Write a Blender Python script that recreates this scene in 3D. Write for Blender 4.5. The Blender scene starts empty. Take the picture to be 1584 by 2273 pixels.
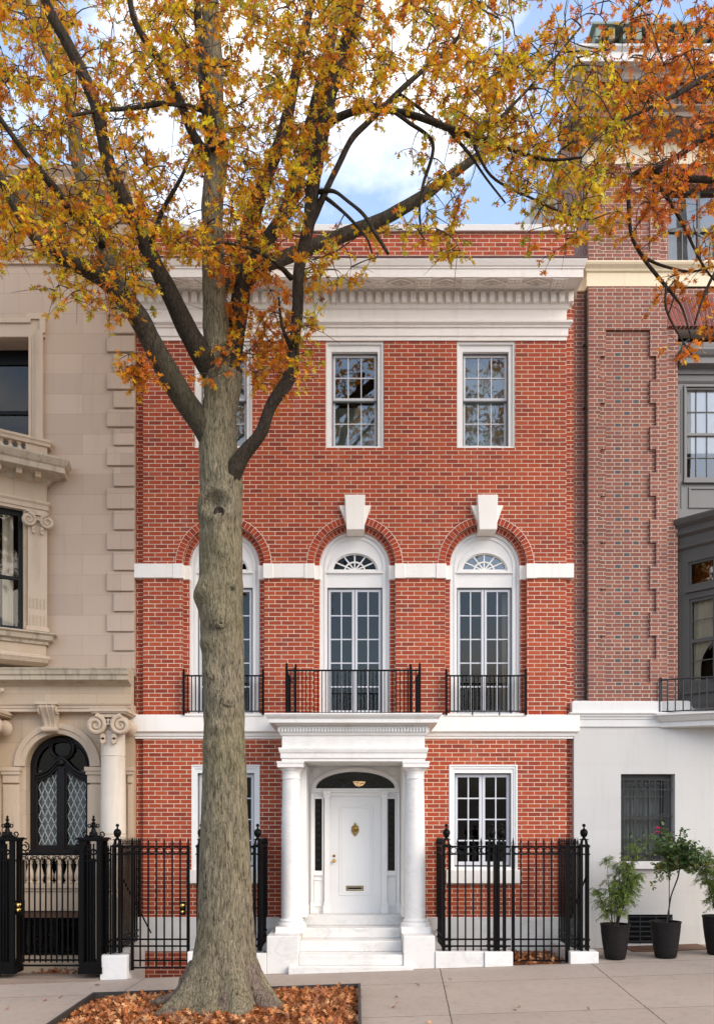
import bpy, math, random
import numpy as np
from mathutils import Vector, noise, Matrix
from mathutils.geometry import tessellate_polygon
random.seed(7); RNG = np.random.default_rng(11)
PI = math.pi; R = math.radians
SC = bpy.context.scene; COL = SC.collection

# ---------- measured frame: facade plane Y=0, camera 15 m in front, eye 2.34 m ----------
FPX, DIST, CXP, HZP, CAMZ = 1800.0, 15.0, 792.0, 1844.0, 2.34
def wx(px, Y=0.0): return (px-CXP)*(DIST+Y)/FPX
def wz(py, Y=0.0): return CAMZ+(HZP-py)*(DIST+Y)/FPX
def P(px, py, Y): return (wx(px, Y), Y, wz(py, Y))
def gz(x, y): return .034*max(-14, min(14, x))+.02*(y+1.45)

# ---------- mesh builder ----------
class MB:
    def __init__(s): s.v = []; s.f = []
    def add(s, vs, fs):
        n = len(s.v); s.v.extend([tuple(p) for p in vs]); s.f.extend([tuple(i+n for i in f) for f in fs])
    def box(s, x0, x1, y0, y1, z0, z1):
        if x0 > x1: x0, x1 = x1, x0
        if y0 > y1: y0, y1 = y1, y0
        if z0 > z1: z0, z1 = z1, z0
        s.add([(x0,y0,z0),(x1,y0,z0),(x1,y1,z0),(x0,y1,z0),(x0,y0,z1),(x1,y0,z1),(x1,y1,z1),(x0,y1,z1)],
              [(0,3,2,1),(4,5,6,7),(0,1,5,4),(1,2,6,5),(2,3,7,6),(3,0,4,7)])
        return s
    def pbox(s, px0, px1, py0, py1, Y0, Y1):           # measured on its front plane Y0
        return s.box(wx(px0,Y0), wx(px1,Y0), Y0, Y1, wz(py1,Y0), wz(py0,Y0))
    def quad(s, a, b, c, d): s.add([a,b,c,d], [(0,1,2,3)]); return s
    def extr(s, outer, y0, y1, holes=(), back=True, front=True, M=None):   # outline in (x,z), depth y0..y1
        loops = [list(outer)]+[list(h) for h in holes]
        T = tessellate_polygon([[Vector((a,b,0)) for a,b in L] for L in loops])
        flat = [p for L in loops for p in L]; n = len(flat)
        V = [(a,y0,b) for a,b in flat]+[(a,y1,b) for a,b in flat]; F = []
        if front: F += [t for t in T]
        if back: F += [(t[2]+n,t[1]+n,t[0]+n) for t in T]
        k = 0
        for L in loops:
            m = len(L)
            for i in range(m):
                j = (i+1) % m; F.append((k+i,k+j,k+j+n,k+i+n))
            k += m
        if M is not None: V = [tuple(M @ Vector(p)) for p in V]
        s.add(V, F); return s
    def lathe(s, prof, cx, cy, n=24, z0=0.0, a0=0.0, a1=2*PI, axis='z'):
        V = []; F = []; closed = abs(a1-a0-2*PI) < 1e-6; m = n if closed else n+1
        for r, z in prof:
            for i in range(m):
                a = a0+(a1-a0)*i/n
                if axis == 'z': V.append((cx+r*math.cos(a), cy+r*math.sin(a), z0+z))
                else: V.append((cx+r*math.cos(a), cy+z, z0+r*math.sin(a)))       # axis along y
        for k in range(len(prof)-1):
            for i in range(n):
                j = (i+1) % m
                F.append((k*m+i, k*m+j, (k+1)*m+j, (k+1)*m+i))
        if closed:
            if prof[0][0] > 1e-5: F.append(tuple(range(m-1,-1,-1)))
            if prof[-1][0] > 1e-5: F.append(tuple(range((len(prof)-1)*m, len(prof)*m)))
        s.add(V, F); return s
    def tube(s, pts, rad, n=6, cap=True):
        pts = [Vector(p) for p in pts]
        if not hasattr(rad, '__len__'): rad = [rad]*len(pts)
        V = []; F = []; up = None
        for i, p in enumerate(pts):
            t = (pts[min(i+1,len(pts)-1)]-pts[max(i-1,0)])
            if t.length < 1e-9: t = Vector((0,0,1))
            t.normalize()
            if up is None:
                up = t.orthogonal().normalized()
            up = (up-t*up.dot(t))
            if up.length < 1e-6: up = t.orthogonal()
            up.normalize(); b = t.cross(up)
            for k in range(n):
                a = 2*PI*k/n
                V.append(p+(up*math.cos(a)+b*math.sin(a))*rad[i])
        for i in range(len(pts)-1):
            for k in range(n):
                j = (k+1) % n
                F.append((i*n+k, i*n+j, (i+1)*n+j, (i+1)*n+k))
        if cap: F.append(tuple(range(n-1,-1,-1))); F.append(tuple(range((len(pts)-1)*n, len(pts)*n)))
        s.add(V, F); return s
    def bar(s, a, b, w, d=None):                        # square bar between two points
        d = d or w; a = Vector(a); b = Vector(b); t = (b-a).normalized()
        ref = Vector((0,1,0)) if abs(t.y) < .9 else Vector((0,0,1))
        u = t.cross(ref).normalized(); v = t.cross(u)
        V = [p+u*su*w/2+v*sv*d/2 for p in (a,b) for su,sv in ((-1,-1),(1,-1),(1,1),(-1,1))]
        s.add(V, [(0,1,2,3),(7,6,5,4),(0,4,5,1),(1,5,6,2),(2,6,7,3),(3,7,4,0)]); return s
    def sweep(s, prof, path, closed=False):             # moulding: prof (out,z) along plan path (x,y); out is to the right of travel
        path = [Vector((a,b)) for a,b in path]; n = len(path); m = len(prof); V = []; F = []
        for i, p in enumerate(path):
            d0 = (p-path[i-1]).normalized() if i > 0 else None
            d1 = (path[i+1]-p).normalized() if i < n-1 else None
            d0 = d0 or d1; d1 = d1 or d0
            n0 = Vector((d0.y,-d0.x)); n1 = Vector((d1.y,-d1.x)); b = (n0+n1)
            b.normalize(); k = 1/max(.35, b.dot(n0))
            for o, z in prof: V.append((p.x+b.x*k*o, p.y+b.y*k*o, z))
        for i in range(n-1):
            for j in range(m-1):
                F.append((i*m+j, (i+1)*m+j, (i+1)*m+j+1, i*m+j+1))
        F.append(tuple(range(m))); F.append(tuple(range((n-1)*m+m-1,(n-1)*m-1,-1)))
        s.add(V, F); return s
    def build(s, name, mat, parent=None, smooth=False, bevel=0, label=None, recalc=True):
        me = bpy.data.meshes.new(name); me.from_pydata(s.v, [], s.f); me.validate(clean_customdata=False)
        me.materials.append(mat)
        if recalc:
            import bmesh
            bm = bmesh.new(); bm.from_mesh(me); bmesh.ops.recalc_face_normals(bm, faces=bm.faces[:]); bm.to_mesh(me); bm.free()
        if smooth:
            me.polygons.foreach_set('use_smooth', [True]*len(me.polygons))
        o = bpy.data.objects.new(name, me); COL.objects.link(o)
        if smooth == 'auto':
            me.set_sharp_from_angle(angle=R(40))
        if bevel:
            b = o.modifiers.new('edge', 'BEVEL'); b.width = bevel; b.segments = 2; b.limit_method = 'ANGLE'; b.angle_limit = R(40)
        if parent is not None:
            o.parent = parent
            if parent.parent is None: o.location = (-parent.location.x, -parent.location.y, -parent.location.z)
        if label: o['label'] = label
        return o
def thing(name, label, cat, loc=(0,0,0), group=None):
    o = bpy.data.objects.new(name, None); COL.objects.link(o); o.location = loc; o.empty_display_size = .3
    o['label'] = label; o['category'] = cat
    if group: o['group'] = group
    return o
def tag(o, label, cat, group=None, kind=None):
    o['label'] = label; o['category'] = cat
    if group: o['group'] = group
    if kind: o['kind'] = kind
    return o
def setting(o, label=None):
    o['kind'] = 'structure'
    if label: o['label'] = label
    return o
def rect(x0, x1, z0, z1): return [(x0,z0),(x1,z0),(x1,z1),(x0,z1)]
def prect(px0, px1, py0, py1, Y=0): return rect(wx(px0,Y), wx(px1,Y), wz(py1,Y), wz(py0,Y))
def arc(cx, cz, rx, rz, a0=0, a1=180, n=24):
    return [(cx+rx*math.cos(R(a0+(a1-a0)*i/n)), cz+rz*math.sin(R(a0+(a1-a0)*i/n))) for i in range(n+1)]
def arch_loop(cx, zs, r, z0, n=28, rz=None):            # round-headed opening: bottom z0, springing zs
    return [(cx-r,z0),(cx+r,z0)]+arc(cx, zs, r, rz or r, 0, 180, n)
def spiral(cx, cz, r0, turns, sgn=1, a0=90, n=28, rmin=.15):
    out = []
    for i in range(n+1):
        t = i/n; a = R(a0)+sgn*turns*2*PI*t; r = r0*(1-(1-rmin)*t)
        out.append((cx+r*math.cos(a), cz+r*math.sin(a)))
    return out

# ---------- node helpers ----------
class NT:
    def __init__(s, name):
        s.m = bpy.data.materials.new(name); s.m.use_nodes = True; s.t = s.m.node_tree; s.t.nodes.clear()
        s.out = s.t.nodes.new('ShaderNodeOutputMaterial')
    def n(s, typ, **kw):
        x = s.t.nodes.new(typ)
        for k, v in kw.items(): setattr(x, k, v)
        return x
    def set(s, sock, v):
        if isinstance(v, bpy.types.NodeSocket): s.t.links.new(v, sock)
        elif v is not None:
            if hasattr(sock.default_value, '__len__') and hasattr(v, '__len__'):
                sock.default_value = tuple(v)+((1.0,) if len(sock.default_value) == 4 and len(v) == 3 else ())
            else: sock.default_value = v
    def m_(s, op, a, b=None, c=None, clamp=False):
        x = s.n('ShaderNodeMath', operation=op, use_clamp=clamp)
        s.set(x.inputs[0], a); s.set(x.inputs[1], b); s.set(x.inputs[2], c)
        return x.outputs[0]
    def mix(s, f, a, b, mode='MIX'):
        x = s.n('ShaderNodeMix', data_type='RGBA', blend_type=mode)
        s.set(x.inputs[0], f); s.set(x.inputs[6], a); s.set(x.inputs[7], b); return x.outputs[2]
    def noise(s, vec, scale, detail=4, rough=.55, dist=0):
        x = s.n('ShaderNodeTexNoise'); s.set(x.inputs['Vector'], vec); x.inputs['Scale'].default_value = scale
        x.inputs['Detail'].default_value = detail; x.inputs['Roughness'].default_value = rough; x.inputs['Distortion'].default_value = dist
        return x.outputs['Fac']
    def ramp(s, f, stops, interp='LINEAR'):
        x = s.n('ShaderNodeValToRGB'); cr = x.color_ramp; cr.interpolation = interp
        while len(cr.elements) < len(stops): cr.elements.new(.5)
        for e, (p, c) in zip(cr.elements, stops): e.position = p; e.color = tuple(c)+(1,) if len(c) == 3 else c
        s.set(x.inputs[0], f); return x.outputs[0]
    def mapv(s, vec, scale, loc=(0,0,0)):
        x = s.n('ShaderNodeMapping'); s.set(x.inputs[0], vec); x.inputs['Scale'].default_value = scale; x.inputs['Location'].default_value = loc
        return x.outputs[0]
    def pos(s): return s.n('ShaderNodeNewGeometry').outputs['Position']
    def bump(s, h, strength=.5, dist=.01):
        x = s.n('ShaderNodeBump'); s.set(x.inputs['Height'], h); x.inputs['Strength'].default_value = strength; x.inputs['Distance'].default_value = dist
        return x.outputs[0]
    def bsdf(s, color, rough=.6, normal=None, metal=0, spec=.5, **kw):
        x = s.n('ShaderNodeBsdfPrincipled'); s.set(x.inputs['Base Color'], color); s.set(x.inputs['Roughness'], rough)
        x.inputs['Metallic'].default_value = metal; x.inputs['Specular IOR Level'].default_value = spec
        if normal is not None: s.set(x.inputs['Normal'], normal)
        return x
    def done(s, sh):
        s.t.links.new(sh if isinstance(sh, bpy.types.NodeSocket) else sh.outputs[0], s.out.inputs[0]); return s.m

def plain(name, col, rough=.6, var=.12, scale=3, metal=0, bumps=.0, bscale=60, spec=.5, streak=0, streakcol=(.3,.26,.2), grime=0):
    t = NT(name); p = t.pos()
    f = t.noise(p, scale, 5)
    c = t.mix(t.m_('MULTIPLY', f, 1.0), tuple(x*(1-var) for x in col), tuple(min(1,x*(1+var)) for x in col))
    if streak:
        g = t.noise(t.mapv(p, (5,5,.45)), 1.6, 6, .65)
        k = t.m_('MULTIPLY', t.ramp(g, [(.52,(0,0,0)),(.75,(1,1,1))]), streak)
        c = t.mix(k, c, streakcol)
    if grime:
        g = t.noise(p, 1.3, 8, .7)
        k = t.m_('MULTIPLY', t.ramp(g, [(.48,(0,0,0)),(.7,(1,1,1))]), grime)
        c = t.mix(k, c, streakcol)
    nm = t.bump(t.noise(p, bscale, 4), bumps, .006) if bumps else None
    r = t.m_('ADD', rough-.06, t.m_('MULTIPLY', f, .12))
    return t.done(t.bsdf(c, r, nm, metal, spec))

def uv_wall(t):                                          # wall coordinates from position, following the face the point lies on
    g = t.n('ShaderNodeNewGeometry'); sp = t.n('ShaderNodeSeparateXYZ'); t.set(sp.inputs[0], g.outputs['Position'])
    sn = t.n('ShaderNodeSeparateXYZ'); t.set(sn.inputs[0], g.outputs['Normal'])
    ax = t.m_('ABSOLUTE', sn.outputs[0]); ay = t.m_('ABSOLUTE', sn.outputs[1]); az = t.m_('ABSOLUTE', sn.outputs[2])
    side = t.m_('GREATER_THAN', ax, ay); flat = t.m_('GREATER_THAN', az, .75)
    u = t.m_('ADD', t.m_('MULTIPLY', sp.outputs[0], t.m_('SUBTRACT', 1, side)), t.m_('MULTIPLY', sp.outputs[1], side))
    v = t.m_('ADD', t.m_('MULTIPLY', sp.outputs[2], t.m_('SUBTRACT', 1, flat)), t.m_('MULTIPLY', sp.outputs[1], flat))
    return g.outputs['Position'], u, v
def brick(name, per, h, mort, cols, mcol, head=0.0, hcols=None, diaper=None, off=(0,0), wob=.004):
    t = NT(name); p, u, v = uv_wall(t)
    w = t.m_('MULTIPLY', t.m_('SUBTRACT', t.noise(p, 9, 2), .5), wob*2)
    w2 = t.m_('MULTIPLY', t.m_('SUBTRACT', t.noise(t.mapv(p,(1,1,1),(3.1,7.7,1.3)), 7, 2), .5), wob*2.4)
    u = t.m_('ADD', u, t.m_('ADD', w, off[0])); v = t.m_('ADD', v, t.m_('ADD', w2, off[1]))
    a = t.m_('DIVIDE', v, h); row = t.m_('FLOOR', a); fv = t.m_('SUBTRACT', a, row)
    odd = t.m_('MODULO', t.m_('ADD', row, 2000), 2)
    b = t.m_('ADD', t.m_('DIVIDE', u, per), t.m_('MULTIPLY', odd, .5))
    col = t.m_('FLOOR', b); fu = t.m_('SUBTRACT', b, col)
    mv = t.m_('LESS_THAN', fv, mort/h); m0 = t.m_('LESS_THAN', fu, mort/per)
    mask = t.m_('MAXIMUM', mv, m0)
    if head:
        isH = t.m_('GREATER_THAN', fu, 1-head)
        m1 = t.m_('COMPARE', fu, 1-head+mort/per/2, mort/per/2); mask = t.m_('MAXIMUM', mask, m1)
    else: isH = 0.0
    cv = t.n('ShaderNodeCombineXYZ'); t.set(cv.inputs[0], t.m_('ADD', col, .25) if not head else t.m_('ADD', col, t.m_('MULTIPLY', isH, .5)))
    t.set(cv.inputs[1], t.m_('ADD', row, .5)); cv.inputs[2].default_value = 3.7
    wn = t.n('ShaderNodeTexWhiteNoise', noise_dimensions='3D'); t.set(wn.inputs['Vector'], cv.outputs[0])
    c = t.ramp(wn.outputs['Value'], cols)
    if head and hcols: c = t.mix(isH, c, t.ramp(wn.outputs['Value'], hcols))
    if diaper:
        xc, dcol, zlo = diaper
        r6 = t.m_('MODULO', t.m_('ADD', row, 6000), 6)
        # header centre in wall units
        hc = t.m_('MULTIPLY', t.m_('SUBTRACT', t.m_('ADD', col, 1-head/2), t.m_('MULTIPLY', odd, .5)), per)
        dx = t.m_('ABSOLUTE', t.m_('SUBTRACT', hc, xc+off[0]))
        k0 = t.m_('MULTIPLY', t.m_('COMPARE', r6, 0, .1), t.m_('LESS_THAN', dx, per*.3))
        k3 = t.m_('MULTIPLY', t.m_('COMPARE', r6, 3, .1), t.m_('LESS_THAN', dx, per*.62))
        k = t.m_('MULTIPLY', t.m_('MULTIPLY', t.m_('MAXIMUM', k0, k3), isH), t.m_('GREATER_THAN', wn.outputs['Value'], .12))
        k = t.m_('MULTIPLY', k, t.m_('LESS_THAN', v, zlo))
        c = t.mix(k, c, dcol)
    big = t.noise(p, .55, 6, .65); c = t.mix(t.m_('MULTIPLY', t.ramp(big, [(.46,(0,0,0)),(.70,(1,1,1))]), .30), c, t.mix(.6, c, (.06,.02,.02)))
    st = t.noise(t.mapv(p, (3,3,.35)), 1.3, 6, .65); c = t.mix(t.m_('MULTIPLY', t.ramp(st, [(.56,(0,0,0)),(.78,(1,1,1))]), .35), c, t.mix(.5, c, (.55,.40,.34)))
    grain = t.noise(p, 55, 3); c = t.mix(.35, c, t.mix(grain, t.mix(.5,c,(.04,.015,.01)), t.mix(.25,c,(.7,.3,.2))))
    mc = t.mix(t.ramp(t.noise(p, 2.2, 6, .65), [(.35,(0,0,0)),(.65,(1,1,1))]), tuple(x*.68 for x in mcol), mcol)
    c = t.mix(mask, c, mc)
    hgt = t.m_('ADD', t.m_('MULTIPLY', t.m_('SUBTRACT', 1, mask), .8), t.m_('MULTIPLY', grain, .2))
    return t.done(t.bsdf(c, t.m_('ADD', .72, t.m_('MULTIPLY', mask, .2)), t.bump(hgt, .55, .006), spec=.3))
def ashlar(name, col, per, h, mort, jcol, var=.1, warm=(.5,.36,.2), warmk=.3, jk=.55):
    t = NT(name); p, u, v = uv_wall(t)
    a = t.m_('DIVIDE', v, h); row = t.m_('FLOOR', a); fv = t.m_('SUBTRACT', a, row)
    b = t.m_('ADD', t.m_('DIVIDE', u, per), t.m_('MULTIPLY', t.m_('MODULO', t.m_('ADD', row, 2000), 2), .5)); cl = t.m_('FLOOR', b); fu = t.m_('SUBTRACT', b, cl)
    mask = t.m_('MAXIMUM', t.m_('LESS_THAN', fv, mort/h), t.m_('LESS_THAN', fu, mort/per))
    cv = t.n('ShaderNodeCombineXYZ'); t.set(cv.inputs[0], cl); t.set(cv.inputs[1], row)
    wn = t.n('ShaderNodeTexWhiteNoise', noise_dimensions='3D'); t.set(wn.inputs['Vector'], cv.outputs[0])
    c = t.mix(wn.outputs['Value'], tuple(x*(1-var) for x in col), tuple(x*(1+var*.6) for x in col))
    n1 = t.noise(t.mapv(p,(1.2,1.2,.5)), 1.1, 6, .65); c = t.mix(t.m_('MULTIPLY', t.ramp(n1,[(.42,(0,0,0)),(.7,(1,1,1))]), warmk), c, warm)
    sk = t.noise(t.mapv(p,(4,4,.3),(2.2,0,.7)), 1.5, 7, .7); c = t.mix(t.m_('MULTIPLY', t.ramp(sk,[(.54,(0,0,0)),(.78,(1,1,1))]), .35), c, tuple(x*.52 for x in col))
    n2 = t.noise(p, 40, 4); c = t.mix(t.m_('MULTIPLY', n2, .25), c, tuple(x*.6 for x in col))
    c = t.mix(t.m_('MULTIPLY', mask, jk), c, jcol)
    return t.done(t.bsdf(c, .8, t.bump(t.m_('SUBTRACT', t.m_('MULTIPLY', n2, .25), mask), .35, .005), spec=.25))
def marble(name, col=(.80,.785,.76), vein=(.42,.41,.41), k=.55):
    t = NT(name); p = t.pos()
    n = t.noise(t.mapv(p,(1,1,1.9)), 1.7, 8, .62, 1.6)
    v = t.m_('SUBTRACT', 1, t.m_('MULTIPLY', t.m_('ABSOLUTE', t.m_('SUBTRACT', n, .5)), 16), clamp=True)
    m2 = t.noise(p, 2.6, 5); v = t.m_('MULTIPLY', v, t.ramp(m2, [(.42,(0,0,0)),(.62,(1,1,1))]))
    c = t.mix(t.m_('MULTIPLY', v, k), col, vein)
    g = t.noise(t.mapv(p,(2,2,.8)), 1.2, 7, .7); c = t.mix(t.m_('MULTIPLY', t.ramp(g,[(.5,(0,0,0)),(.75,(1,1,1))]), .28), c, (.5,.42,.31))
    return t.done(t.bsdf(c, t.m_('ADD', .38, t.m_('MULTIPLY', g, .25)), t.bump(t.noise(p, 45, 3), .06, .004)))
def glass(name, base=.06, tint=(1,1,1), wav=.02, kf=1.4):
    t = NT(name); p = t.pos()
    nm = t.bump(t.noise(p, 1.6, 2), wav, .05)
    fr = t.n('ShaderNodeFresnel'); fr.inputs[0].default_value = 1.5; t.set(fr.inputs['Normal'], nm)
    fac = t.m_('ADD', t.m_('MULTIPLY', fr.outputs[0], kf), base, clamp=True)
    tr = t.n('ShaderNodeBsdfTransparent'); t.set(tr.inputs[0], tint)
    gl = t.n('ShaderNodeBsdfGlossy'); gl.inputs['Roughness'].default_value = .012; t.set(gl.inputs['Normal'], nm); t.set(gl.inputs['Color'], (1,.93,.84))
    mx = t.n('ShaderNodeMixShader'); t.set(mx.inputs[0], fac); t.set(mx.inputs[1], tr.outputs[0]); t.set(mx.inputs[2], gl.outputs[0])
    return t.done(mx)
def leafmat(name, trans=.45, rough=.45):
    t = NT(name); at = t.n('ShaderNodeAttribute', attribute_name='leafcol'); p = t.pos()
    c = t.mix(t.m_('MULTIPLY', t.noise(p, 70, 2), .5), at.outputs['Color'], t.mix(.5, at.outputs['Color'], (.16,.05,.015)))
    b = t.bsdf(c, rough, spec=.35)
    tl = t.n('ShaderNodeBsdfTranslucent'); t.set(tl.inputs[0], c)
    mx = t.n('ShaderNodeMixShader'); mx.inputs[0].default_value = trans; t.set(mx.inputs[1], b.outputs[0]); t.set(mx.inputs[2], tl.outputs[0])
    return t.done(mx)
def bark(name, col=(.175,.143,.094), dark=(.030,.023,.014), green=(.13,.12,.04), gk=.4, sc=1.0):
    t = NT(name); p = t.pos()
    q = t.mapv(p, (1,1,.22))
    n1 = t.noise(t.mapv(p,(1,1,.14)), 44*sc, 6, .62, .5); n2 = t.noise(t.mapv(p,(1,1,.22)), 15*sc, 5, .65, 1.0); n3 = t.noise(p, .9, 4)
    dv = t.n('ShaderNodeVectorMath', operation='SCALE'); t.set(dv.inputs[0], t.n('ShaderNodeTexNoise').outputs['Color']); t.set(dv.inputs[0].links[0].from_node.inputs['Vector'], p); dv.inputs[0].links[0].from_node.inputs['Scale'].default_value = 7*sc; dv.inputs[3].default_value = .10/sc
    av = t.n('ShaderNodeVectorMath', operation='ADD'); t.set(av.inputs[0], p); t.set(av.inputs[1], dv.outputs[0])
    vo = t.n('ShaderNodeTexVoronoi', feature='DISTANCE_TO_EDGE'); t.set(vo.inputs['Vector'], t.mapv(av.outputs[0], (1,1,.12))); vo.inputs['Scale'].default_value = 34*sc
    pl = t.ramp(vo.outputs['Distance'], [(.0,(0,0,0)),(.16,(1,1,1))])
    h = t.m_('ADD', t.m_('MULTIPLY', pl, .10), t.m_('ADD', t.m_('MULTIPLY', n1, .55), t.m_('MULTIPLY', n2, .38)))
    c = t.ramp(h, [(.38,dark),(.53,col),(.70,tuple(min(1,x*1.8) for x in col))])
    c = t.mix(t.m_('MULTIPLY', t.ramp(n3,[(.4,(0,0,0)),(.65,(1,1,1))]), gk), c, t.mix(.6, c, green))
    return t.done(t.bsdf(c, .9, t.bump(h, 1.0, .05), spec=.15))

RED = [(0,(.23,.026,.010)),(.10,(.29,.033,.010)),(.35,(.365,.045,.011)),(.7,(.41,.054,.012)),(.94,(.435,.069,.018)),(1,(.25,.030,.013))]
M = {}
M['red'] = brick('red_brick', .2335, .0787, .0115, RED, (.77,.63,.47), wob=.002)
t = NT('red_brick_loose'); g = t.n('ShaderNodeNewGeometry')
c = t.ramp(g.outputs['Random Per Island'], RED); c = t.mix(t.m_('MULTIPLY', t.noise(g.outputs['Position'], 40, 3), .5), c, t.mix(.4, c, (.05,.02,.02)))
M['redloose'] = t.done(t.bsdf(c, .75, spec=.3))
t = NT('brown_brick_loose'); g = t.n('ShaderNodeNewGeometry'); c = t.ramp(g.outputs['Random Per Island'], [(0,(.16,.045,.038)),(.4,(.23,.06,.045)),(1,(.29,.08,.055))])
M['flemloose'] = t.done(t.bsdf(c, .75, spec=.3))
M['pale'] = plain('pale_column_stone', (.68,.59,.48), .6, .06, 2, streak=.3, streakcol=(.42,.28,.15))
M['mortar'] = plain('mortar', (.76,.66,.56), .9)
FLEM = [(0,(.20,.066,.050)),(.3,(.25,.079,.056)),(.6,(.285,.092,.062)),(.9,(.32,.11,.075)),(1,(.21,.072,.058))]
FLEMH = [(0,(.15,.07,.064)),(.4,(.21,.078,.065)),(.7,(.17,.08,.073)),(1,(.27,.09,.067))]
XP = wx(1389.5)
M['flem'] = brick('flemish_brick', .335, .0726, .014, FLEM, (.70,.58,.40), head=.355, hcols=FLEMH, diaper=(XP,(.055,.07,.085),wz(745)), off=(.0,.0))
# shift so that a header centre falls on the pier's axis
M['lime'] = ashlar('limestone', (.53,.40,.305), 1.45, .372, .006, (.25,.18,.13), .13, (.55,.42,.27), .4)
M['limew'] = ashlar('warm_limestone', (.53,.405,.285), .95, .44, .006, (.22,.15,.09), .12, (.47,.31,.16), .45)
M['limep'] = plain('limestone_trim', (.53,.405,.29), .8, .1, 2.5, streak=.45, streakcol=(.30,.21,.12), bumps=.2, grime=.15)
M['stained'] = plain('stained_limestone', (.47,.38,.27), .85, .15, 2.5, streak=.8, streakcol=(.13,.12,.085), bumps=.3, grime=.35)
M['white'] = plain('white_stone', (.84,.785,.715), .55, .05, 2, streak=.25, streakcol=(.55,.47,.38), bumps=.06)
M['paint'] = plain('white_paint', (.80,.775,.735), .38, .04, 2, grime=.12, streakcol=(.55,.50,.43))
M['sash'] = plain('pale_grey_paint', (.60,.60,.62), .4, .05, 3)
M['slot'] = plain('dark_grey_rail', (.12,.12,.12), .5)
M['marble'] = marble('marble', (.76,.725,.68), (.52,.49,.46), .35)
M['marble2'] = marble('weathered_marble', (.69,.66,.615), (.43,.41,.39), .4)
M['stucco'] = ashlar('pale_stucco', (.60,.575,.54), 2.6, .59, .005, (.5,.46,.42), .03, (.55,.51,.46), .3, .4)
M['stuccop'] = plain('pale_stucco_trim', (.68,.655,.62), .7, .05, 2, streak=.2, streakcol=(.45,.35,.22))
M['cream'] = plain('cream_stone', (.80,.68,.47), .7, .07, 2, streak=.2, streakcol=(.5,.37,.2))
M['iron'] = plain('black_iron', (.003,.0028,.0028), .45, .3, 8, bumps=.12, bscale=90, spec=.12)
M['irong'] = plain('grey_iron', (.012,.0118,.012), .5, .3, 8)
M['grey'] = plain('grey_painted_metal', (.155,.150,.142), .5, .09, 2.5, streak=.25, streakcol=(.08,.075,.07))
M['greyd'] = plain('dark_grey_painted_metal', (.08,.074,.066), .5, .12, 2.5, streak=.3, streakcol=(.05,.045,.04))
M['wood'] = plain('dark_wood', (.009,.006,.005), .4, .4, 6, spec=.2)
M['brown'] = plain('brown_lintel', (.12,.055,.03), .7, .3, 4)
M['black'] = plain('black_paint', (.005,.005,.005), .4, spec=.15)
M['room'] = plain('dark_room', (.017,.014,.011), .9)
M['curtain'] = plain('sheer_curtain', (.30,.31,.30), .9, .1, 5)
M['blindw'] = plain('white_blind', (.86,.86,.86), .8, .02)
M['dimcurt'] = plain('grey_green_curtain', (.33,.35,.31), .9, .1)
M['drape'] = plain('beige_drape', (.46,.40,.31), .9, .15, 5)
M['brass'] = plain('brass', (.62,.40,.12), .28, .2, 12, metal=1)
M['brassd'] = plain('aged_brass', (.30,.19,.055), .4, .3, 20, metal=1)
M['glass'] = glass('glass', .0, (.85,.85,.82), .012, .5)
M['glassr'] = glass('coated_glass', .11, (.9,.95,.92), .035)
M['glass2'] = glass('door_glass', .01, (.85,.85,.82), .012, .85)
M['glassd'] = glass('dark_coated_glass', .02, (.5,.54,.54), .03, .8)
M['glassb'] = glass('bright_coated_glass', .12, (.95,.97,.97), .02)
M['lead'] = plain('pale_leading', (.36,.39,.38), .5)
M['copper'] = plain('green_copper', (.20,.25,.20), .7, .3, 3)
M['flash'] = plain('red_metal_flashing', (.10,.035,.03), .5)
M['brownst'] = plain('brown_stone', (.22,.16,.12), .8, .2, 2, streak=.3, streakcol=(.08,.06,.05))
M['bark'] = bark('oak_bark'); M['barkd'] = bark('branch_bark', (.050,.037,.027), (.010,.007,.005), (.05,.045,.018), .3, 1.5)
M['root'] = bark('root_bark', (.15,.11,.085), (.04,.03,.022), (.12,.11,.05), .2, 1.0)
M['barkm'] = bark('bough_bark', (.065,.052,.037), (.014,.010,.008), (.08,.075,.028), .35, 1.2)
M['twig'] = plain('twig', (.03,.019,.013), .85)
M['leaf'] = leafmat('autumn_leaf', .55); M['gleaf'] = leafmat('green_leaf', .35); M['dleaf'] = leafmat('dry_leaf', .12, .6)
M['soil'] = plain('soil', (.075,.042,.025), .95, .5, 9, bumps=.8, bscale=30)
M['edge'] = plain('dark_steel_edging', (.03,.024,.02), .6, .4, 10, bumps=.3)
M['rose'] = plain('pink_petals', (.75,.03,.16), .5, .2, 30)
M['lampg'] = None
_off = ((1-.355/2)*.335-XP) % .335
M['flem'] = brick('flemish_pier_brick', .335, .0726, .0118, FLEM, (.60,.50,.37), head=.355, hcols=FLEMH, diaper=(XP,(.055,.07,.085),wz(745)), off=(_off,0))

# =====================================================  RED BRICK TOWNHOUSE
red = thing('brick_townhouse', 'red brick townhouse with white cornice, three arched windows and a white columned porch', 'house', (0,0,.05))
C3 = [496, 787, 1078]                                   # bay centres in the photograph
def bx(p): return wx(p)
FLR = wz(2035)
holes = []
for c in C3: holes.append(prect(c-64.5, c+64.5, 757, 994))
RO, RI = .885, .755
ZS = wz(1252)
for c in C3: holes.append(arch_loop(wx(c), ZS, RI, wz(1588)))
for c in (501, 1072): holes.append(prect(c-76, c+76, 1697, 1945))
holes.append(prect(676, 892, 1690, 2034.9))
mb = MB(); mb.extr(prect(318, 1256, 700, 2060), 0, .34, holes, back=False)
wall = mb.build('wall', M['red'], red, recalc=False)
for a_, b_ in ((299.5,318),(1256,1272.5)):
    mb = MB(); mb.pbox(a_, b_, 513, 2060, .10, .3); mb.build('recessed_wall', M['red'], red)
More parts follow.
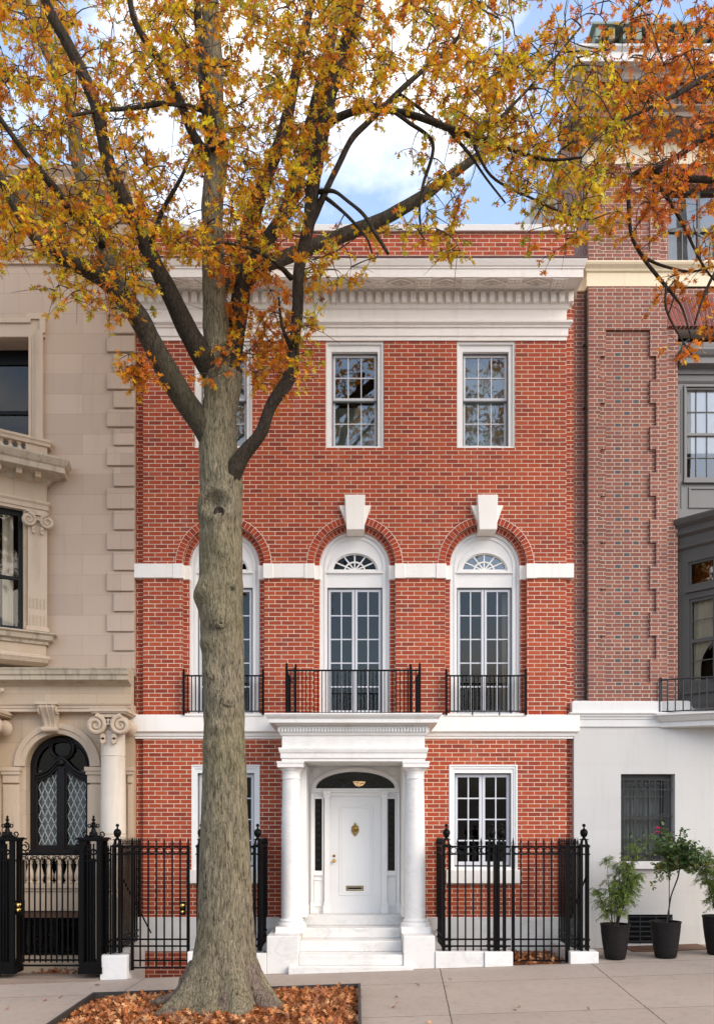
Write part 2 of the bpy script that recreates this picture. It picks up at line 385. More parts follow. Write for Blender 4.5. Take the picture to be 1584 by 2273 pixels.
# second order of brick inside the arched openings
mb = MB(); R2 = .655
for c in C3:
    mb.extr(arch_loop(wx(c), ZS, RI-.001, wz(1589)), .11, .30, [arch_loop(wx(c), ZS, R2, wz(1588.5))], back=False)
mb.build('inner_jamb', M['red'], red, recalc=False)
# voussoir rings
def ring(cx, r0, r1, y0, y1, n):
    b = MB(); gap = .011
    for i in range(n):
        a0 = PI*i/n; a1 = PI*(i+1)/n; ga = gap/((r0+r1))
        q = [(cx+r*math.cos(a), ZS+r*math.sin(a)) for r, a in ((r0+.004,a0+ga),(r1-.006,a0+ga*.8),(r1-.006,a1-ga*.8),(r0+.004,a1-ga))]
        b.extr(q, y0, y1)
    m = MB(); A = arc(cx, ZS, r1+.004, r1+.004, 0, 180, 48)+arc(cx, ZS, r0+.001, r0+.001, 180, 0, 48)
    m.extr(A, y0+.005, y1)
    return b, m
for c in C3:
    b1, m1 = ring(wx(c), RI, RO, -.012, .2, 33); b2, m2 = ring(wx(c), R2, RI-.002, .098, .29, 29)
    for b_, m_ in ((b1,m1),(b2,m2)):
        o = b_.build('brick_arch', M['redloose'], red); m_.build('arch_mortar', M['mortar'], o)
# base and band courses
for a_, b_ in ((299,621),(946,1273)):
    mb = MB(); mb.pbox(a_, b_, 2036, 2112, -.045, .3); mb.build('base_course', M['marble2'], red, bevel=.01)
    mb = MB(); mb.pbox(max(322,a_), min(1262,b_), 2112, 2230 if a_ < 600 else 2190, -.02, .3); mb.build('foundation_wall', M['red'], red)
def band(x0, x1, zt, zb, out, name):
    pr = [(0,zb),(.02,zb),(.02,zb+.035),(.045,zb+.05),(.05,zb+.10),(out,zb+.125),(out,zt),(0,zt)]
    m = MB(); m.sweep([(o,z) for o,z in pr], [(x0,.08),(x0,0),(x1,0),(x1,.08)]); return m
mb = band(wx(303), wx(1269), wz(1588), wz(1640), .11, 'b')
mb.build('string_course', M['white'], red, bevel=.006)
for c in C3: mb = MB(); mb.pbox(c-91, c+91, 1583.5, 1589, -.13, .3); mb.build('balcony_sill', M['white'], red, bevel=.006)
# header course of dark bricks right above the string course
mb = MB(); x = wx(320)
while x < wx(1254):
    pxx = x*120+792
    if not any(abs(pxx-c) < 92 for c in C3) and not 596 < pxx < 968:
        mb.box(x, x+.058, -.004, .05, wz(1587.5), wz(1577.5))
    x += .0705
mb.build('header_course', M['redloose'], red)
# impost band at the arch springing, returning into the jambs
mb = MB(); zt, zb = wz(1252), wz(1283.5)
edges = [wx(299)]+sum([[wx(c)-RI-.0, wx(c)+RI+.0] for c in C3], [])+[wx(1272)]
for i in range(0, 8, 2):
    xa, xb = edges[i], edges[i+1]
    mb = MB(); mb.box(xa, xb, -.035, .12, zb, zt)
    for c in C3:
        for s in (-1, 1):
            if abs(wx(c)+s*RI-(xa if s > 0 else xb)) < .01:
                a = wx(c)+s*(RI+.004); b = wx(c)+s*(R2-.022); mb.box(a, b, .075, .28, zb, zt)
                a = wx(c)+s*(RI-.018); b = wx(c)+s*(RI+.17); mb.box(a, b, -.05, .11, zb-.012, zt-.002)
    mb.build('impost_band', M['white'], red, bevel=.008)
for c in C3:                                            # keystones: tall centre block on a wider stepped block
    d = c-787; X = lambda p: wx(p+d)
    k = MB(); k.extr([(X(769),wz(1183)),(X(808),wz(1183)),(X(810),wz(1106)),(X(765),wz(1106))], -.17, .2)
    ko = k.build('keystone', M['white'], red, bevel=.012)
    k = MB(); k.extr([(X(771),wz(1172)),(X(807),wz(1172)),(X(823),wz(1126)),(X(752),wz(1126))], -.10, .2)
    k.build('keystone_back', M['white'], ko, bevel=.01)
# main cornice, swept with returns
xl, xr = wx(321), wx(1254)
path = [(xl,.25),(xl,0),(xr,0),(xr,.25)]
def sw(prof, name, mat=None, pth=None, bev=0):
    m = MB(); m.sweep(prof, pth or path); return m.build(name, mat or M['white'], red, bevel=bev)
sw([(0,wz(757)),(.02,wz(757)),(.02,wz(748.5)),(.04,wz(748)),(.04,wz(731)),(.065,wz(730)),(.065,wz(727)),(.11,wz(722.5)),(.115,wz(718)),(.02,wz(717)),(0,wz(717))], 'architrave')
sw([(0,wz(717)),(.018,wz(717)),(.018,wz(690)),(.05,wz(687)),(.07,wz(681)),(.07,wz(655)),(.14,wz(653)),(.17,wz(645)),(.18,wz(638)),(0,wz(638))], 'frieze')
zsof = 2.34+(1844-614)*14.54/1800
cpath = [(-3.668,.25),(-3.668,0),(3.587,0),(3.587,.25)]
sw([(0,wz(638)+.002),(.16,wz(638)+.002),(.18,zsof-.02),(.20,zsof),(.455,zsof),(.455,zsof-.012),(.465,zsof-.012),(.465,zsof+.13),(.48,zsof+.14),(.48,zsof+.165),(.495,zsof+.18),(.515,zsof+.235),(.525,zsof+.265),(.525,zsof+.29),(0,zsof+.30)], 'cornice', pth=cpath)
m = MB(); m.sweep([(0,zsof+.301),(.538,zsof+.291),(.538,zsof+.316),(0,zsof+.34)], cpath); m.build('flashing', M['flash'], red)
m = MB(); x = xl-.07
while x < xr+.07: m.box(x, x+.098, -.135, -.05, wz(679), wz(656)); x += .1605
for y in (.0,.14): 
    for xx in (xl-.135, xr+.05): m.box(xx, xx+.085, y-.05, y+.05, wz(679), wz(656))
m.build('dentil_course', M['white'], red, bevel=.004)
zc = zsof
for i in range(10):
    px = 838+(i-5)*99.6; 
    if 335 < px < 1240:
        cx = (px-792)*14.8/1800; m = MB(); m.box(cx-.135, cx+.135, -.445, -.19, zc-.035, zc+.01)
        for a in range(4):
            for b in range(3): m.lathe([(.024,0),(.018,-.018),(.0,-.024)], cx-.098+a*.065, -.395+b*.075, 8, zc-.035)
        m.build('modillion', M['white'], red)
    px += 49.8
    if 335 < px < 1245:
        cx = (px-792)*14.8/1800; m = MB()
        for (rx, ry, h) in ((.27,.115,.03),(.11,.05,.04)):
            ym = -.325; o = [(cx-rx,ym),(cx,ym-ry),(cx+rx,ym),(cx,ym+ry)]; i_ = [(cx-rx*.78,ym),(cx,ym-ry*.75),(cx+rx*.78,ym),(cx,ym+ry*.75)]
            for k in range(4):
                j = (k+1) % 4; V = [o[k],o[j],i_[j],i_[k]]
                m.add([(a,b,zc-h) for a,b in V]+[(a,b,zc+.01) for a,b in V], [(0,1,2,3),(0,4,5,1),(1,5,6,2),(2,6,7,3),(3,7,4,0)])
        m.build('soffit_lozenge', M['white'], red)
# parapet and roof
mb = MB(); mb.pbox(306, 1268, 513, 590, .12, .42); mb.build('parapet', M['red'], red)
mb = MB(); mb.pbox(300, 1278, 497, 512, .07, .46); mb.build('coping', M['stuccop'], red, bevel=.01)
mb = MB(); mb.box(wx(318), wx(1256), .42, 12, 12.6, 12.75); mb.build('roof', M['slot'], red)
mb = MB(); mb.pbox(1176, 1236, 440, 520, 2.2, 4.5); mb.build('roof_bulkhead', M['stuccop'], red)
# dark interior
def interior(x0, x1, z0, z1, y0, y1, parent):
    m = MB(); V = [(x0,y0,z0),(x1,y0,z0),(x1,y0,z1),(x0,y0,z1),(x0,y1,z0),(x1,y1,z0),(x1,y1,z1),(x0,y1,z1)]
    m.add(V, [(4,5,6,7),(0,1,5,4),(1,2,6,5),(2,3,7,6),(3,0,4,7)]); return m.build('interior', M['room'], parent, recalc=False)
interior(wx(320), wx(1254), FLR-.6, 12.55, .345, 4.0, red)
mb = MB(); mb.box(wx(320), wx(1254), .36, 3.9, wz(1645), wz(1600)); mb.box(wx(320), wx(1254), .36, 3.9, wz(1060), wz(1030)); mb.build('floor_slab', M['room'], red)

# ---- windows
def grid_leaf(m, x0, x1, z0, z1, y, st, nx, nz, mu, dep=.035):   # sash frame with glazing bars
    m.box(x0, x0+st, y, y+dep, z0, z1); m.box(x1-st, x1, y, y+dep, z0, z1)
    m.box(x0+st, x1-st, y, y+dep, z0, z0+st*1.25); m.box(x0+st, x1-st, y, y+dep, z1-st, z1)
    a, b, c, d = x0+st, x1-st, z0+st*1.25, z1-st
    for i in range(1, nx):
        x = a+(b-a)*i/nx; m.box(x-mu/2, x+mu/2, y+.005, y+dep-.006, c, d)
    for i in range(1, nz):
        z = c+(d-c)*i/nz; m.box(a, b, y+.007, y+dep-.008, z-mu/2, z+mu/2)
def frame(x0, x1, z0, z1, w, y0, y1, m, top=None):
    m.extr(rect(x0,x1,z0,z1), y0, y1, [rect(x0+w,x1-w,z0+(top if top is not None else w),z1-w)])
def pane(x0, x1, z0, z1, y): m = MB(); m.quad((x0,y,z0),(x1,y,z0),(x1,y,z1),(x0,y,z1)); return m
for c in C3:                                            # third floor: six over six sashes
    x0, x1, z0, z1 = wx(c-64.5), wx(c+64.5), wz(994), wz(757)
    m = MB(); iw = .112
    m.extr(rect(x0,x1,z0,z1), .05, .18, [rect(x0+iw,x1-iw,z0+.05,z1-.17)])
    m.extr(rect(x0+.004,x1-.004,z0+.004,z1-.004), .018, .05, [rect(x0+.04,x1-.04,z0+.03,z1-.05)])
    win = m.build('window', M['paint'], red)
    a, b, lo, hi = x0+iw, x1-iw, z0+.05, z1-.17
    m = MB(); frame(a, b, lo, hi, .022, .12, .2, m); m.build('frame', M['slot'], win)
    mid = (lo+hi)/2+.02
    m = MB(); grid_leaf(m, a+.022, b-.022, mid-.01, hi-.022, .135, .04, 3, 2, .019); m.build('upper_sash', M['sash'], win)
    m = MB(); grid_leaf(m, a+.022, b-.022, lo+.022, mid+.025, .172, .04, 3, 2, .019); m.build('lower_sash', M['sash'], win)
    m = MB(); m.box(a+.022, b-.022, .128, .172, mid-.035, mid-.008); m.build('meeting_rail', M['slot'], win)
    pane(a+.03, b-.03, mid, hi-.03, .155).build('pane', M['glassr'], win, recalc=False); pane(a+.03, b-.03, lo+.03, mid, .19).build('pane', M['glassr'], win, recalc=False)
    m = MB()
    for k in range(40):
        pass
    xs = np.linspace(a, b, 40); V = [(x, .42+.02*math.sin(i*1.9), z) for i, x in enumerate(xs) for z in (lo-.05, (hi if c != 787 else mid))]
    m.add(V, [(2*i,2*i+2,2*i+3,2*i+1) for i in range(39)]); m.build('curtain', M['dimcurt'], win, smooth=True)
for c in C3:                                            # second floor: arched french windows
    cx = wx(c); r1 = R2; z0 = wz(1587); 
    m = MB(); iy = .20
    dl, dr, dt = cx-.515, cx+.515, wz(1297)
    fan = [(cx-.43, wz(1259.5)), (cx+.43, wz(1259.5))]+arc(cx, wz(1259.5), .43, .325, 0, 180, 26)
    m.extr(arch_loop(cx, ZS, r1+.006, z0), iy, iy+.12, [rect(dl,dr,z0+.045,dt), fan])
    for rr, w_, dd in ((.655,.05,.035),(.57,.045,.018)):
        m.extr(arch_loop(cx, ZS, rr, z0+.002), iy-dd, iy, [arch_loop(cx, ZS, rr-w_, z0+.001)])
    m.extr(arch_loop(cx, wz(1262), .50, wz(1262.5), rz=.40), iy-.016, iy, [[(cx-.43, wz(1259.5)), (cx+.43, wz(1259.5))]+arc(cx, wz(1259.5), .432, .327, 0, 180, 26)])
    m.box(cx-.53, cx+.53, iy-.045, iy, wz(1266), wz(1262.6))
    win = m.build('window', M['paint'], red)
    m = MB(); zf0 = wz(1258); rx, rz_ = .425, .322       # fanlight bars: five spokes and an inner arch
    A = arc(cx, zf0, .20, .175, 0, 180, 20); m.extr(A+arc(cx, zf0, .172, .147, 180, 0, 20), iy+.03, iy+.055)
    A = arc(cx, zf0, .05, .05, 0, 180, 8); m.extr(A, iy+.03, iy+.055)
    for ang in (30, 60, 90, 120, 150):
        a = R(ang); m.bar((cx+.03*math.cos(a), iy+.043, zf0+.03*math.sin(a)), (cx+rx*.99*math.cos(a), iy+.043, zf0+rz_*.99*math.sin(a)), .024, .024)
    m.box(cx-.42, cx+.42, iy+.025, iy+.06, zf0-.002, zf0+.022)
    A = arc(cx, zf0, rx+.01, rz_+.01, 0, 180, 26); m.extr(A+arc(cx, zf0, rx-.025, rz_-.025, 180, 0, 26), iy+.02, iy+.06)
    m.build('fanlight', M['paint'], win)
    m = MB(); m.extr(arc(cx, zf0, rx, rz_, 0, 180, 26), iy+.05, iy+.051, back=False); m.build('pane', M['glass'] if c != 1078 else M['glassr'], win, recalc=False)
    m = MB(); frame(dl, dr, z0+.045, dt, .02, iy+.035, iy+.1, m); m.build('frame', M['slot'], win)
    for s in (-1, 1):
        a, b = (dl+.02, cx-.006) if s < 0 else (cx+.006, dr-.02)
        m = MB(); st = .045
        grid_leaf(m, a, b, z0+.066, dt-.022, iy+.055, st, 2, 5, .022)
        m.box((cx-.05 if s < 0 else cx+.006), (cx-.006 if s < 0 else cx+.05), iy+.04, iy+.055, z0+.07, dt-.03)
        m.build('casement', M['sash'], win)
        pane(a+.03, b-.03, z0+.1, dt-.05, iy+.075).build('pane', M['glass2'], win, recalc=False)
    m = MB(); xs = np.linspace(dl, dr, 50)
    if c == 1078:
        V = [(x, .62+.03*math.sin(i*1.3), z) for i, x in enumerate(xs) for z in (z0, dt)]
        m.add(V, [(2*i,2*i+2,2*i+3,2*i+1) for i in range(49) if i < 6 or i > 43]); m.build('curtain', M['drape'], win, smooth=True)
for c in (501, 1072):                                   # ground floor casements
    x0, x1, z0, z1 = wx(c-76), wx(c+76), wz(1945), wz(1697)
    m = MB(); m.extr(rect(x0,x1,z0,z1), .03, .2, [rect(x0+.105,x1-.11,z0+.17,z1-.155)])
    m.extr(rect(x0+.003,x1-.003,z0+.003,z1-.003), -.006, .03, [rect(x0+.03,x1-.03,z0+.03,z1-.03)])
    m.extr(rect(x0+.03,x1-.03,z0+.03,z1-.03), .012, .03, [rect(x0+.065,x1-.065,z0+.1,z1-.075)])
    win = m.build('window', M['paint'], red)
    m = MB(); m.pbox(c-82, c+83, 1931, 1961, -.09, .28); m.build('sill', M['white'], win, bevel=.008)
    a, b, lo, hi = x0+.105, x1-.11, z0+.17, z1-.155
    m = MB(); frame(a, b, lo, hi, .018, .12, .22, m); m.build('frame', M['slot'], win)
    cm = (a+b)/2
    for s in (-1, 1):
        l, r = (a+.018, cm-.004) if s < 0 else (cm+.004, b-.018)
        m = MB(); grid_leaf(m, l, r, lo+.03, hi-.02, .135, .052, 2, 4, .024); m.build('casement', M['sash'], win)
        pane(l+.03, r-.03, lo+.06, hi-.05, .155).build('pane', M['glass'], win, recalc=False)

# ---- balconies
def railing(parent, X0, X1, yf, zb, zt, n, yb, name='balcony_railing', mat=None, ext=.05):
    m = MB()
    for X in (X0, X1):
        m.box(X-.02, X+.02, yf-.02, yf+.02, zb-.02, zt+.05); m.lathe([(.0,.115),(.016,.105),(.024,.085),(.014,.06),(.024,.05),(.02,.0)], X, yf, 10, zt)
        if yb is not None:
            m.box(X-.014, X+.014, yf, yb, zt-.035, zt-.012); m.box(X-.012, X+.012, yf, yb, zb+.035, zb+.055)
            k = max(1, int((yb-yf)/.12))
            for i in range(1, k): m.box(X-.008, X+.008, yf+(yb-yf)*i/k-.008, yf+(yb-yf)*i/k+.008, zb+.04, zt-.02)
    m.box(X0, X1, yf-.018, yf+.018, zt-.03, zt-.005); m.box(X0, X1, yf-.012, yf+.012, zb+.04, zb+.06)
    for i in range(1, n):
        x = X0+(X1-X0)*i/n; m.box(x-.0085, x+.0085, yf-.0085, yf+.0085, zb+.05, zt-.02)
    for f in (.33, .67): x = X0+(X1-X0)*f; m.box(x-.01, x+.01, yf-.01, yf+.01, zb-.02, zb+.04)
    return m.build(name, mat or M['iron'], parent)
for c in (496, 1078): railing(red, wx(c-88, -.13), wx(c+88, -.13), -.13, wz(1587), wz(1498, -.13), 20, .02)
yb_ = -.92
mbz = 2.34+(1844-1589)*(15+yb_)/1800
br = railing(red, wx(636,yb_), wx(931,yb_), yb_, mbz, wz(1486,yb_), 34, 0)
for p in (656, 911):
    m = MB(); x_ = wx(p,-.05); m.box(x_-.018,x_+.018,-.07,-.03,mbz,wz(1487,-.05)+.04); m.lathe([(0,.115),(.016,.105),(.024,.085),(.014,.06),(.024,.05),(.02,0)], x_, -.05, 10, wz(1487,-.05)); m.build('post', M['iron'], br)

# ---- porch
po = red
LZ = .80
yF = -1.02                                             # entablature front
xa, xb = wx(625, yF), wx(943, yF)
def psw(prof, name, mat='marble', bev=.004):
    m = MB(); m.sweep(prof, [(xa,.0),(xa,yF),(xb,yF),(xb,.0)]); return m.build(name, M[mat], red, bevel=bev)
Zf = lambda p: wz(p, yF)
psw([(-.34,Zf(1690)),(.0,Zf(1690)),(0,Zf(1683)),(.02,Zf(1683)),(.02,Zf(1672)),(.035,Zf(1671)),(.05,Zf(1664)),(.05,Zf(1660)),(.0,Zf(1660)),(-.34,Zf(1660))], 'porch_architrave')
psw([(-.34,Zf(1660)),(-.005,Zf(1660)),(-.005,Zf(1634)),(.02,Zf(1632)),(.035,Zf(1628)),(.035,Zf(1613)),(.08,Zf(1611)),(.11,Zf(1608)),(-.34,Zf(1608))], 'porch_frieze')
ct = Zf(1608)
psw([(-.34,ct),(.115,ct),(.115,ct+.005),(.20,ct+.005),(.20,ct+.075),(.215,ct+.08),(.225,ct+.09),(.25,ct+.115),(.265,ct+.14),(.265,ct+.16),(-.34,ct+.165)], 'porch_cornice')
m = MB(); x = xa-.05
while x < xb+.05: m.box(x, x+.03, yF-.075, yF-.03, Zf(1625), Zf(1615)); x += .0525
y = yF
while y < -.05:
    for xx in (xa-.072, xb+.03): m.box(xx, xx+.042, y, y+.03, Zf(1625), Zf(1615))
    y += .0525
m.build('porch_dentil_course', M['marble'], red)
m = MB(); m.box(xa+.05, xb-.05, yF+.05, 0, Zf(1640), ct+.155); m.build('porch_roof', M['marble2'], red)
m = MB(); m.box(xa+.3, xb-.3, yF+.3, .14, Zf(1688), Zf(1684)); m.build('porch_ceiling', M['paint'], red)
# columns
yc = yF+.20; zpl = .60
for cxp in (646.5, 921):
    cx = wx(cxp, yc); zb_ = zpl; zc_ = Zf(1690)
    m = MB(); m.box(cx-.25, cx+.25, yc-.25, yc+.25, zb_, zb_+.085)
    m.lathe([(.245,.085),(.25,.115),(.235,.145),(.205,.15),(.205,.165),(.215,.18),(.205,.2),(.185,.205),(.178,.23)], cx, yc, 32, zb_)
    sh = []
    for i in range(13):
        u = i/12; sh.append((.176-.024*u**1.6+.004*math.sin(u*PI), .23+u*(zc_-.30-zb_-.23)))
    mm = MB(); mm.lathe(sh, cx, yc, 36, zb_); 
    col = mm.build('column', M['marble'], red, smooth='auto')
    m.build('base', M['marble'], col, smooth='auto')
    k = MB(); zz = zc_-.30
    k.lathe([(.152,0),(.165,.005),(.165,.02),(.155,.025),(.155,.10),(.165,.105),(.165,.115),(.155,.12),(.175,.15),(.20,.185),(.205,.20)], cx, yc, 32, zz)
    k.box(cx-.225, cx+.225, yc-.225, yc+.225, zz+.20, zz+.27); k.box(cx-.235, cx+.235, yc-.235, yc+.235, zz+.27, zz+.299)
    k.build('capital', M['marble'], col, smooth='auto')
# pedestals, steps
for s, (p0, p1) in ((-1,(592,662)), (1,(895,965))):
    m = MB(); m.box(wx(p0,-1.45), wx(p1,-1.45), -1.45, -.0, -.30, .58); m.build('pedestal', M['marble2'], red, bevel=.012)
    cx = wx(646.5 if s < 0 else 921, yc); m = MB(); m.box(cx-.255, cx+.255, yc-.30, 0, .581, .602); m.build('plinth', M['marble'], red)
sx0, sx1 = wx(662,-1.45)+.002, wx(895,-1.45)-.002
tread = [(.80,-.25),(.62,-.66),(.44,-1.04),(.26,-1.42),(.085,-1.50)]
for i, (z, yf) in enumerate(tread):
    zlo = tread[i+1][0]+.001 if i < 4 else -.4
    m = MB()
    if i == 0: m.box(-1.0, .90, yf, .5, zlo, z)
    elif i < 4: m.box(sx0, sx1, yf, tread[i-1][1]+.10, zlo, z)
    else: m.box(sx0-.16, sx1+.16, -1.56, -1.30, zlo, z)
    m.build('step', M['marble2'], red, bevel=.012)
# porch back wall, door case
yD = .15
X = lambda p: wx(p, yD)
Z = lambda p: wz(p, yD)
m = MB()
spr = Z(1750); 
arch = [(X(701), spr), (X(876), spr)]+arc(X(788.5), spr, (X(876)-X(701))/2, Z(1713)-spr, 0, 180, 28)
m.extr(rect(X(660), X(910), LZ, Z(1686)), yD+.02, yD+.10, [arch, rect(X(733),X(845),LZ-.0+.012,Z(1767)), rect(X(698.5),X(714.5),Z(1933),Z(1773)), rect(X(860),X(876),Z(1933),Z(1773))])
dc = m.build('door_case', M['paint'], red)
m = MB()                                                # archivolt, transom, panels
m.extr([(X(692), spr),(X(701), spr)]+arc(X(788.5), spr, (X(876)-X(701))/2, Z(1713)-spr, 180, 0, 28)+[(X(885), spr)]+arc(X(788.5), spr, (X(885)-X(692))/2, Z(1704)-spr, 0, 180, 28), yD-.02, yD+.02)
m.box(X(690), X(887), yD-.03, yD+.02, Z(1759), spr); m.box(X(690), X(887), yD-.055, yD+.02, Z(1754), Z(1751))
m.build('archivolt', M['paint'], dc)
for (a, b) in ((718.5,732.5),(845.5,859.5)):
    m = MB(); m.box(X(a+1.5), X(b-1.5), yD-.06, yD+.02, LZ+.22, Z(1764)); m.box(X(a-1.5), X(b+1.5), yD-.085, yD+.02, LZ+.002, LZ+.15); m.box(X(a), X(b), yD-.07, yD+.02, LZ+.15, LZ+.22)
    m.box(X(a-.5), X(b+.5), yD-.07, yD+.02, Z(1772), Z(1763)); m.box(X(a-2), X(b+2), yD-.085, yD+.02, Z(1763), Z(1754.5))
    m.build('pilaster', M['paint'], dc, bevel=.005)
for (a, b) in ((690,695.5),(880,887)):
    m = MB(); m.box(X(a), X(b), yD-.05, yD+.02, LZ+.01, Z(1760)); m.box(X(a)-.012, X(b)+.012, yD-.07, yD+.02, LZ+.002, LZ+.2); m.build('pilaster', M['paint'], dc, bevel=.005)
for (a, b) in ((698.5,714.5),(860,876)):
    m = MB(); m.box(X(a-3), X(b+3), yD-.02, yD+.02, Z(1943), Z(1936)); m.extr(rect(X(a-2), X(b+2), Z(2012), Z(1950)), yD-.005, yD+.02, [rect(X(a), X(b), Z(2008), Z(1954))])
    m.extr(rect(X(a-3.5), X(b+3.5), Z(1936), Z(1769)), yD-.012, yD+.02, [rect(X(a),X(b),Z(1933),Z(1773))])
    m.build('side_panel', M['paint'], dc)
    m = pane(X(a), X(b), Z(1933), Z(1773), yD+.06); sl = m.build('sidelight', M['glass'], dc, recalc=False)
    m = MB(); ca = (X(a)+X(b))/2; hw = (X(b)-X(a))/2
    z = Z(1930); k = 0
    while z < Z(1790):
        q = .23
        for s in (-1, 1):
            m.tube([(ca+s*hw*(.95*math.cos(t_*2*PI)), yD+.05, z+q*t_) for t_ in np.linspace(0,1,14)], .0055, 4)
        z += q
    m.build('leading', M['irong'], dc)
# fanlight glass, bars and the lantern behind
m = MB(); m.extr(arch, yD+.07, yD+.071, back=False); m.build('fanlight', M['glass'], dc, recalc=False)
m = MB(); fc = X(788.5)
for r in (.26,.48): m.tube([(x_, yD+.06, z_) for x_, z_ in arc(fc, spr, r, r*.42, 0, 180, 24)], .006, 4)
for a in range(20, 180, 20): m.tube([(fc, yD+.06, spr+.01), (fc+.71*math.cos(R(a)), yD+.06, spr+.30*math.sin(R(a)))], .005, 4)
m.build('fanlight_bars', M['irong'], dc)
t = NT('lit_lamp'); e = t.n('ShaderNodeEmission'); e.inputs[0].default_value = (1,.62,.30,1); e.inputs[1].default_value = .32; M['lampg'] = t.done(e)
ln = thing('hall_lantern', 'lit glass bowl lantern hanging behind the fanlight of the white door', 'lamp', (X(797),.75,wz(1735,.75)))
lx, lz = wx(797,.75), wz(1735,.75)
m = MB(); m.lathe([(0,-.10),(.07,-.08),(.115,-.02),(.12,.0),(0,.0)], lx, .75, 20, lz); m.build('bowl', M['lampg'], ln, smooth=True)
m = MB(); m.tube([(lx,.75,lz+.05),(lx,.75,lz+.6)], .01, 6)
for a in range(6):
    a_ = a*PI/3; m.tube([(lx+.125*math.cos(a_),.75+.125*math.sin(a_),lz), (lx+.08*math.cos(a_),.75+.08*math.sin(a_),lz+.14),(lx,.75,lz+.18)], .008, 4)
m.tube([(lx+.125*math.cos(a),.75+.125*math.sin(a),lz+.01) for a in np.linspace(0,2*PI,20)], .012, 5)
m.build('cage', M['irong'], ln)
# the door
d0, d1, dz0, dz1 = X(733), X(845), LZ+.012, Z(1767)
m = MB(); yd = yD+.045
m.box(d0, d1, yd, yd+.05, dz0, dz1)
pa, pb, pc, pd_ = X(752), X(826.5), Z(1988), Z(1788)
m.extr(rect(pa,pb,pc,pd_), yd-.014, yd, [rect(pa+.03,pb-.03,pc+.03,pd_-.03)]); m.extr(rect(pa+.05,pb-.05,pc+.05,pd_-.05), yd-.006, yd)
door = m.build('door', M['paint'], red, bevel=.006)
m = MB(); kx, kz = X(737.5)+.03, Z(1911)
m.lathe([(.034,0),(.034,-.01),(.013,-.014),(.012,-.035),(.026,-.045),(.033,-.062),(.026,-.08),(0,-.086)], kx, yd, 18, kz, axis='y'); m.build('knob', M['brass'], door, smooth=True)
m = MB(); m.lathe([(.027,0),(.027,-.012),(.012,-.014),(.012,-.008),(0,-.008)], kx, yd, 16, Z(1900), axis='y'); m.build('lock', M['brassd'], door)
m = MB(); kx, kz = X(788), Z(1842); yk = yd-.014        # urn shaped knocker
m.extr([(kx+s_*w, kz+h) for s_, w, h in [(1,0,-.125),(1,.03,-.09),(1,.062,-.045),(1,.075,0),(1,.06,.03),(1,.07,.055),(1,.03,.085),(1,.022,.11),(1,0,.14),(-1,.022,.11),(-1,.03,.085),(-1,.07,.055),(-1,.06,.03),(-1,.075,0),(-1,.062,-.045),(-1,.03,-.09)]], yk-.014, yk,
       [[(kx-.04,kz-.035),(kx-.018,kz-.035),(kx-.01,kz-.085)],[(kx+.04,kz-.035),(kx+.018,kz-.035),(kx+.01,kz-.085)]])
m.lathe([(.058,0),(.055,-.015),(.035,-.03),(0,-.038)], kx, yk-.012, 20, kz+.02, axis='y')
m.build('knocker', M['brassd'], door, smooth='auto')
m = MB(); sx, sz = X(787), Z(1972)
m.extr(rect(sx-.165,sx+.165,sz-.048,sz+.048), yd-.012, yd, [rect(sx-.14,sx+.14,sz-.025,sz+.025)]); m.box(sx-.137,sx+.137,yd-.006,yd,sz-.022,sz+.022)
m.build('letter_slot', M['brassd'], door, bevel=.003)
# side walls of the porch recess and spandrel roundels
for s, a in ((-1, X(676)), (1, X(899))):
    m = MB(); lo, hi = (a-.17, a+.08) if s < 0 else (a-.09, a+.17); m.box(lo, hi, -.62, yD+.02, LZ+.002, Zf(1692)); m.extr(rect(lo-.012,hi+.012,LZ+.002,LZ+.16), -.63, yD+.01)
    m.build('porch_side_panel', M['paint'], red, bevel=.006)
m = MB()
for cxp in (702, 871): m.lathe([(.095,.0),(.095,-.012),(.08,-.016),(.07,-.008),(0,-.014)], X(cxp), yD+.02, 24, Z(1714), axis='y')
m.build('roundels', M['paint'], dc)
# =====================================================  LIMESTONE TOWNHOUSE (left)
lim = thing('limestone_townhouse', 'tan limestone townhouse with rusticated quoins, bowed bay and a dark arched door', 'house', (-7.5,0,-.2))
XR = wx(299.3)
YW = .0
XL = -13.0
m = MB()
m.extr([(XL,wz(1500)),(XR-.001,wz(1500)),(XR-.001,wz(400)),(XL,wz(400))], YW, .4, [prect(-80, 67, 752, 1000), prect(-190,58,1120,1400)], back=False)
m.build('wall', M['lime'], lim, recalc=False)
# quoins
ends = [743,783,826,866,907,949,990,1035,1081,1131,1177,1221.5,1267,1313,1358,1402.6,1445,1486]
top = 702
k = 0
pys = list(np.arange(743-41*7, 743, 41.0))+ends
for i, e in enumerate(pys):
    tp = pys[i-1] if i else e-41
    wide = (len(pys)-1-i) % 2 == 0
    m = MB(); x0 = wx(238.5 if wide else 253.5)
    m.box(x0, XR+.0, -.045, .05, wz(e), wz(tp+5))
    m.build('quoin', M['lime'], lim, bevel=.012)
